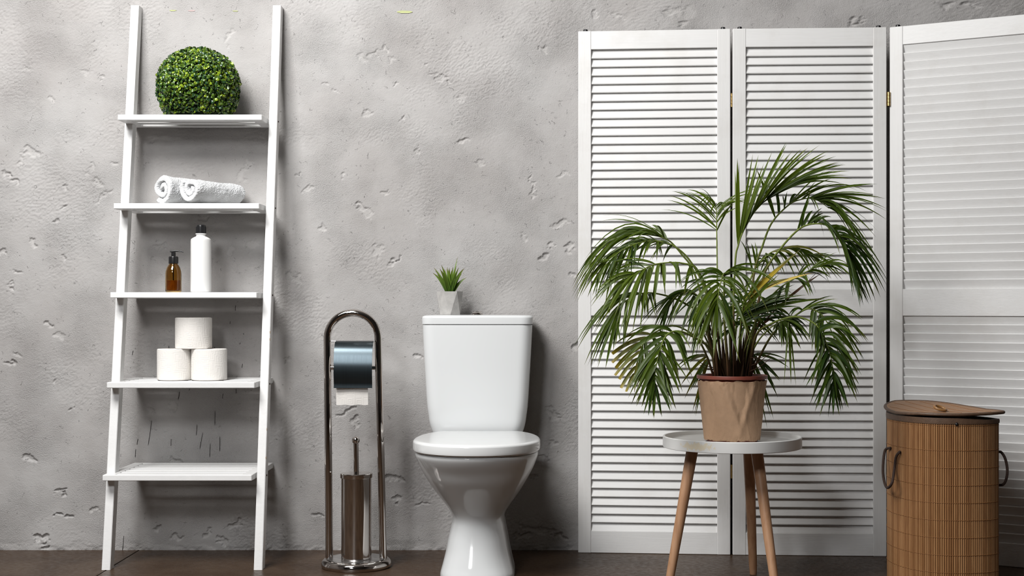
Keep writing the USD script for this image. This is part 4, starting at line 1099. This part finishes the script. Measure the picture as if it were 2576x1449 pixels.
# lower right, drooping, dark
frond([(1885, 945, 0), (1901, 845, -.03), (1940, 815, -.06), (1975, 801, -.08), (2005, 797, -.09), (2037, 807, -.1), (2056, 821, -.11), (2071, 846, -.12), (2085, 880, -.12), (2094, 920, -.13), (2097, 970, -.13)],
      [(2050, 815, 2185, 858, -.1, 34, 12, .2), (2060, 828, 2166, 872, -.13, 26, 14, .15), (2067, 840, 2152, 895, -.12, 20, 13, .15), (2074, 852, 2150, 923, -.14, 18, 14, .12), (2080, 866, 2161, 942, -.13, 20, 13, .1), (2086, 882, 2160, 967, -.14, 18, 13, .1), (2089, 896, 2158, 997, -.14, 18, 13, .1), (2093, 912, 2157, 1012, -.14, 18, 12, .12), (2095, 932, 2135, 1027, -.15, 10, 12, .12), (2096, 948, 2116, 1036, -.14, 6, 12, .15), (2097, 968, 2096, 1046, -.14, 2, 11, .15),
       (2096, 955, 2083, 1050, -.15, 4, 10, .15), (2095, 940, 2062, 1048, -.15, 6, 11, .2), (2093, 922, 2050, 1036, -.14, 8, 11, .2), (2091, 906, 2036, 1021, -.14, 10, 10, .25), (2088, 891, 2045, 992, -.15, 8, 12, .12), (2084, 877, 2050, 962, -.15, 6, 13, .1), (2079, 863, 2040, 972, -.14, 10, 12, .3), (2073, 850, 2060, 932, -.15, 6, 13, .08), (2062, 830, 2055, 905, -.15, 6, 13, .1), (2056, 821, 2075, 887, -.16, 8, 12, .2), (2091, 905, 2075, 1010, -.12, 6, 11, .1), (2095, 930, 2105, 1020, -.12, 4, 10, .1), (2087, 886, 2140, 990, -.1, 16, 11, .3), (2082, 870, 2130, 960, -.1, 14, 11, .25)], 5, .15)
frond([(1888, 945, .03), (1940, 845, 0), (1990, 802, -.02), (2025, 779, -.03), (2046, 779, -.03), (2070, 795, -.03), (2090, 830, -.03), (2104, 870, -.03), (2115, 915, -.03)],
      [(2030, 778, 2152, 792, 0, 18, 11, .35), (2046, 779, 2172, 802, -.02, 22, 10, .35), (2052, 783, 2148, 820, -.05, 16, 12, .2), (2060, 789, 2183, 862, 0, 28, 11, .35), (2074, 801, 2172, 906, -.04, 24, 11, .4), (2083, 818, 2166, 922, 0, 20, 11, .4), (2094, 843, 2160, 948, -.02, 14, 10, .4), (2046, 780, 2035, 857, -.05, 6, 12, .35), (2052, 784, 2042, 882, -.06, 6, 11, .35), (2062, 791, 2050, 892, -.06, 6, 11, .35),
       (2068, 797, 2062, 872, -.05, 4, 11, .15), (2102, 865, 2155, 985, 0, 14, 10, .35), (2110, 895, 2150, 1000, 0, 10, 9, .35), (2020, 781, 1985, 805, -.05, 16, 9, .3), (2000, 795, 2105, 752, .0, 10, 7, .5)], 4.4, .35)
frond([(1868, 945, .02), (1900, 870, 0), (1930, 832, -.02), (1958, 812, -.03), (1985, 801, -.03)],
      [(1955, 813, 1952, 847, -.04, 4, 9, .35), (1960, 811, 1962, 857, -.05, 4, 9, .35), (1964, 809, 1973, 870, -.04, 4, 10, .35), (1967, 808, 1983, 877, -.05, 6, 10, .3), (1970, 807, 2015, 879, -.04, 10, 12, .35), (1972, 806, 2035, 862, -.02, 14, 12, .3), (1975, 805, 2036, 846, 0, 14, 11, .2), (1980, 803, 2035, 832, .02, 14, 10, .2), (1985, 801, 1990, 967, -.04, 2, 9, .4)], 4, .3)
# middle right
frond([(1860, 945, .06), (1868, 780, .1), (1893, 690, .14), (1926, 646, .17), (1960, 627, .18), (2000, 627, .19), (2036, 643, .2), (2062, 668, .2)],
      [(1900, 680, 1935, 668, .2, 18, 9), (1915, 657, 1957, 668, .22, 22, 9), (1930, 643, 1975, 692, .2, 22, 10), (1945, 635, 2001, 698, .22, 22, 10), (1960, 627, 2014, 692, .2, 20, 10), (1975, 625, 2040, 690, .22, 22, 10), (1990, 626, 2060, 690, .2, 22, 9), (2005, 629, 2078, 684, .22, 18, 9), (2020, 636, 2092, 702, .2, 16, 8), (2036, 644, 2116, 694, .22, 16, 8), (2050, 656, 2120, 705, .2, 10, 7),
       (1905, 672, 1890, 612, .14, 6, 8), (1895, 686, 1862, 604, .12, 12, 9), (1910, 663, 1905, 690, .1, 16, 8), (1940, 637, 2010, 650, .14, 12, 8, 'o'), (1970, 626, 2080, 650, .16, 16, 8, 'o'), (1925, 647, 1935, 690, .14, 8, 9), (2040, 646, 2100, 655, .18, 8, 7)], 4.2, .4)
frond([(1875, 945, .0), (1905, 800, 0), (1950, 735, 0), (2000, 700, 0), (2045, 676, .01), (2088, 662, .02)],
      [(2000, 700, 2035, 745, -.04, 14, 10, .25), (2015, 692, 2045, 740, -.04, 10, 9, .3), (2030, 683, 2090, 700, .02, 10, 8, .3), (2045, 676, 2128, 690, .04, 14, 7, .3), (2060, 670, 2150, 678, .04, 14, 6, .35), (2080, 664, 2145, 700, .0, 12, 7, .3), (2088, 662, 2158, 690, .02, 10, 6, .35), (1985, 711, 1975, 770, -.05, 8, 11, .2), (1970, 722, 1950, 780, -.05, 6, 11, .2), (2010, 695, 2045, 662, .05, 6, 7, .4), (2040, 678, 2100, 650, .06, 6, 6, .4), (2060, 670, 2112, 655, .06, 4, 6, .4)], 4, .3)
# yellow and dead leaves leaning right
frond([(1855, 945, .0), (1862, 830, -.02), (1872, 760, -.03), (1895, 738, -.03)],
      [(1872, 757, 1978, 660, -.06, 4, 17, 'y'), (1890, 742, 2048, 686, -.08, 6, 11, 'y'), (1868, 780, 2020, 622, -.02, 8, 10, 'o'), (1870, 765, 1995, 640, -.04, 6, 9, 'o'), (1866, 790, 1960, 690, -.07, 4, 9, .6), (1880, 750, 1985, 700, -.06, 8, 9, 'o'), (1866, 800, 2000, 715, -.05, 8, 9, .3), (1870, 790, 2030, 742, -.05, 10, 9, .2), (1872, 795, 2043, 754, -.04, 14, 9, .15), (1874, 800, 2076, 753, -.03, 10, 10, .35), (1872, 810, 2015, 772, -.04, 14, 9, .15), (1868, 820, 1985, 790, -.05, 12, 9, .2), (1866, 770, 1940, 650, 0, 4, 9, .5)], 4, .4)
frond([(1890, 945, .02), (1905, 840, .03), (1960, 770, .03), (2010, 730, .03), (2052, 688, .03)], [(1960, 770, 2066, 688, .03, 4, 8, 'b'), (2010, 730, 2045, 700, .02, 2, 6, 'b'), (1920, 820, 1945, 800, .0, 2, 6, 'b')], 3.4, .2, green=False)
# left middle, dense
frond([(1800, 945, -.02), (1780, 810, -.04), (1757, 748, -.06), (1730, 735, -.08), (1703, 743, -.1), (1682, 768, -.11), (1664, 800, -.12)],
      [(1757, 748, 1690, 740, -.04, 14, 7, .2), (1745, 740, 1660, 765, -.06, 18, 8, .2), (1735, 736, 1648, 790, -.08, 20, 8, .2), (1725, 736, 1645, 818, -.1, 20, 8, .2), (1715, 738, 1640, 835, -.11, 18, 8, .2), (1705, 742, 1600, 828, -.1, 16, 4, .3), (1695, 752, 1655, 835, -.12, 10, 8, .2), (1685, 764, 1665, 842, -.13, 6, 8, .2), (1740, 738, 1690, 820, -.13, 16, 9, .25), (1750, 743, 1710, 850, -.14, 14, 9, .2), (1755, 747, 1725, 865, -.14, 12, 10, .2), (1760, 752, 1755, 860, -.13, 10, 10, .15),
       (1720, 737, 1675, 838, -.13, 12, 8, .25), (1762, 760, 1780, 850, -.1, 12, 10, .15), (1748, 742, 1620, 790, -.04, 18, 5, .3), (1766, 775, 1740, 905, -.12, 10, 11, .2)], 4.2, .2)
# behind and under the pot rim
frond([(1880, 945, .08), (1888, 905, .1), (1893, 890, .12)], [(1890, 895, 1964, 956, .1, 6, 12, .2), (1893, 890, 1957, 1000, .14, 10, 12, .2), (1890, 900, 1946, 1054, .15, 14, 12, .25), (1889, 905, 1930, 1078, .15, 12, 11, .3), (1892, 892, 1985, 925, .16, 10, 9, .2)], 3.5, .2)
frond([(1795, 945, .08), (1785, 910, .1), (1780, 895, .12)], [(1782, 900, 1722, 1003, .06, 8, 10, 'o'), (1781, 897, 1750, 1047, .12, 8, 11, .25), (1783, 905, 1742, 1036, .12, 6, 10, 'o'), (1780, 895, 1712, 970, .02, 8, 10, 'o'), (1780, 896, 1735, 912, .0, 8, 11, 'o'), (1781, 897, 1700, 925, .04, 14, 9, .3), (1784, 905, 1735, 985, .06, 4, 10, .3)], 3.5, .25)
# small middle fronds that fill the heart of the plant
for k in range(9):
    a = rng.uniform(-1, 1)
    x1, y1 = 1840 + a * 75 + rng.uniform(-15, 15), rng.uniform(690, 790)
    dd = rng.uniform(.02, .14)
    x0 = 1838 + a * 32
    pth = [(x0, 945, dd * .4), ((x0 * .6 + x1 * .4), 860, dd * .6), (x1, y1 + 30, dd), (x1 + a * 25, y1, dd)]
    lv = []
    for q in range(7):
        by_ = y1 + q * 9; sg = 1 if q % 2 else -1
        lv.append((x1, by_, x1 + sg * rng.uniform(40, 85) + a * 25, by_ + rng.uniform(5, 75), dd + rng.uniform(-.05, .05), 16, rng.uniform(7, 10), rng.uniform(.05, .4)))
    frond(pth, lv, 4, .2, joined_leaves=True)
# brown sheaths at the foot of the stalks
for k in range(40):
    a = rng.uniform(0, 2 * np.pi); rr0 = rng.uniform(.01, .05)
    b = PC + np.array([rr0 * math.cos(a), rr0 * math.sin(a) * .8, -.022])
    t = b + np.array([math.cos(a) * rr0 * rng.uniform(.3, .9), math.sin(a) * rr0 * .5, rng.uniform(.06, .15)])
    cB = np.array([.050, .027, .013]) * rng.uniform(.25, 1.3)
    v, f, c = blade(b, t, rng.uniform(.007, .015), (0, 0, .002), (math.cos(a) * .5, -1, 0), 7, .5, ((0, .3, .7, 1), (1, .9, .5, .08)), cB, cB * 1.3)
    part('sheath', (v, f), 'stalk', pl, col=c)
for k in range(16):
    a = rng.uniform(-1, 1)
    b = PC + np.array([a * .035, rng.uniform(-.03, .03), -.02]); t = b + np.array([a * .06 + rng.uniform(-.015, .015), rng.uniform(-.02, .04), rng.uniform(.13, .24)])
    ln = spline([b, (b + t) / 2 + np.array([-a * .008, 0, 0]), t], 12)
    tb_ = tube(ln, np.linspace(.0034, .0016, 12), 7)
    cB = BRN * rng.uniform(.5, 1.0) if k % 2 else np.array([.10, .11, .03])
    part('stem', (np.array(tb_.vertices), np.array(tb_.faces)), 'stalk', pl, col=np.tile(cB, (len(tb_.vertices), 1)))
for (x0, y0, x1, y1) in ((1890, 920, 1938, 887), (1885, 935, 1940, 900), (1800, 925, 1755, 908), (1795, 930, 1760, 918), (1888, 900, 1937, 892)):
    tb_ = tube(spline([P(x0, y0, DT - .02), P((x0 + x1) / 2, (y0 + y1) / 2 + 4, DT - .03), P(x1, y1, DT - .03)], 8), np.linspace(.0016, .0007, 8), 6)
    part('twig', (np.array(tb_.vertices), np.array(tb_.faces)), 'stalk', pl, col=np.tile(BRN * .6, (len(tb_.vertices), 1)))

# ------------------------------------------------------------------ bamboo laundry hamper
DB = 4.20
ha = thing('laundry_hamper', 'brown bamboo laundry hamper with a leather-edged lid and rope handles beside the screen', 'laundry basket')
hc = np.array([(2373 - CX) * DB / F, DB - DW])
Wb = 1.0


def plan(sc=1.0, n=400):
    corner = np.array([.160, -.092])
    pts = [corner, (.150, -.112), (.10, -.138), (.02, -.150), (-.06, -.137), (-.115, -.098), (-.150, -.03), (-.162, .05), (-.145, .12), (-.09, .165), (-.02, .165), (.05, .115), (.11, .03), (.150, -.05), corner]
    p = spline(np.array(pts), n)[:-1]
    p[:, 0] = -.148 + (p[:, 0] + .162) * (.280 / .322)
    c = np.array([.0, -.01])
    return c + (resample(p, n, True) - c) * sc


zB1 = .487
pl0 = plan(1.0)
inner_ = plan(.985)
body_rings = [np.concatenate([inner_ + hc, np.full((len(inner_), 1), z)], 1) for z in (.001, zB1 - .002)]
liner_in = plan(.965)
shell = loft(body_rings[:1] + body_rings[1:] + [np.concatenate([liner_in + hc, np.full((len(liner_in), 1), z)], 1) for z in (zB1 - .002, .02)])
part('liner', shell, 'leather', ha, 40)
nst = 150
sp_ = resample(pl0, nst, True)
for k in range(nst):
    r_ = .0031
    x, y = sp_[k] + hc
    g = np.arange(6) * np.pi / 3
    tg_ = sp_[(k + 1) % nst] - sp_[k - 1]; tg_ = tg_ / np.linalg.norm(tg_); nr_ = np.array([tg_[1], -tg_[0]])
    z0, z1 = .0005, zB1 + rng.uniform(-.001, 0)
    wv = r_ * rng.uniform(.97, 1.03)
    loop = [np.array([x, y]) + tg_ * wv * math.cos(a) + nr_ * (.0030 * math.sin(a) + .0002) for a in np.linspace(0, 2 * np.pi, 10, endpoint=False)]
    R_ = [[(*q, z) for q in loop] for z in (z0, z1)]
    m = loft(R_)
    m.fix_normals()
    part('bamboo_stick', m, BAMBOO[int(rng.integers(0, 4))], ha, 50)
outp = resample(plan(1.0185), 260, True)
for k in range(10):
    z = .470 - .0503 * k - .012 * (k > 0) + .0
    if k == 0: z = .4795
    if z < .01: break
    loopz = np.concatenate([outp + hc, (z + .0006 * np.sin(np.arange(260) * 1.9))[:, None]], 1)
    part('stitching', tube(loopz, .0007, 6, closed=True), 'thread', ha, 60)
# leather band on top
bo, bi = resample(plan(1.030), 240, True), resample(plan(.955), 240, True)
zb0, zb1 = zB1 - .003, zB1 + .0145 - .006 * np.clip(bo[:, :1] / .1, 0, 1)
band = loft([np.concatenate([q + hc, np.full((240, 1), 1.0) * z], 1) for q, z in ((bi, zb0), (bo, zb0), (resample(plan(1.034), 240, True), (zb0 + zb1) / 2), (bo, zb1), (bi, zb1), (bi, zb0))], cap=False)
band.fix_normals()
part('rim_band', band, 'leather', ha, 40)
# lid: warped board with piping and a wooden ring
lp_ = resample(plan(1.045), 240, True)
lp_ = lp_ + np.where(lp_[:, :1] > .08, np.array([[.010, 0.0]]) * ((lp_[:, :1] - .08) / .06), 0)


def lid_z(p):
    return .5095 + .016 * np.clip((p[:, 1] + .02) / .18, 0, 1) - .006 * np.clip((-p[:, 0] - .10) / .06, 0, 1) + .004 * np.clip((p[:, 0]) / .15, 0, 1)


cen = np.array([0, 0.005])
fr_ = np.linspace(0, 1, 14)
lay = []
for zo in (0, .0045):
    for f_ in (fr_[1:] if zo == 0 else fr_[1:][::-1]):
        p = cen + (lp_ - cen) * f_ * .985
        lay.append(np.concatenate([p + hc, (lid_z(p) + zo)[:, None]], 1))
lm = loft(lay); lm.fix_normals()
lidp = part('lid', lm, 'bamboo_lid', ha, 40)
pip = np.concatenate([lp_ + hc, (lid_z(lp_) + .002)[:, None]], 1)
pm_ = tube(pip, .0048, 12, closed=True)
part('piping', pm_, 'leather', lidp, 60)
for k, xx in enumerate(np.linspace(-.115, .115, 6)):
    ys = np.linspace(-.12, .15, 30)
    ins = [(xx + (yv * -.35), yv) for yv in ys]
    from shapely.geometry import Point, Polygon
    pg = Polygon(lp_ * .93)
    ins = np.array([q for q in ins if pg.contains(Point(*q))])
    if len(ins) > 3:
        part('stitch_line', tube(np.concatenate([ins + hc, (lid_z(ins) + .0048)[:, None]], 1), .0006, 6), 'thread', lidp, 60)
rq = np.array([(2365 - CX) * 4.13 / F, 4.13 - DW])
rz = lid_z((rq - hc)[None])[0] + .0045
ringc = [(rq[0] + .0165 * math.cos(a), rq[1] + .0165 * math.sin(a) * .8, rz + .0105 + .0085 * math.sin(a) * .55 - .004 * math.cos(a)) for a in np.arange(40) * np.pi / 20]
part('ring_knob', tube(ringc, .0042, 14, closed=True), 'ring_wood', lidp, True)
bq = P(2409.5, 1068, 4.036)
part('snap_button', trimesh.creation.icosphere(2, .0052).apply_translation((bq[0], hc[1] - .1525, bq[2])), 'black_plastic', ha, True)


_hp = np.concatenate([plan(1.02) + hc, np.zeros((400, 1))], 1)[:400]
_hd = _hp[:, 1] + DW
_hpx = CX + _hp[:, 0] * F / _hd


def on_hamper(px, py, off=0.0):
    near = np.abs(_hpx - px) < 4
    return P(px, py, _hd[near].min() - off)


def rope(pts, name='handle'):
    part(name, tube(spline(pts, 40), .0040, 10), 'rope', ha, True)


rope([on_hamper(2240, 1127, -.004), P(2226, 1134, 4.245), P(2221, 1180, 4.215), P(2225, 1214, 4.195), P(2233, 1227, 4.17), P(2244, 1214, 4.13), on_hamper(2250, 1180, .012), on_hamper(2254, 1150, .012), on_hamper(2262, 1138, .006), on_hamper(2264, 1137, -.006)])
rope([P(2509, 1137, 4.15), P(2519, 1138, 4.135), P(2529, 1155, 4.12), P(2534, 1182, 4.115), P(2531, 1206, 4.12), P(2523, 1219, 4.135), P(2509, 1220, 4.15)])
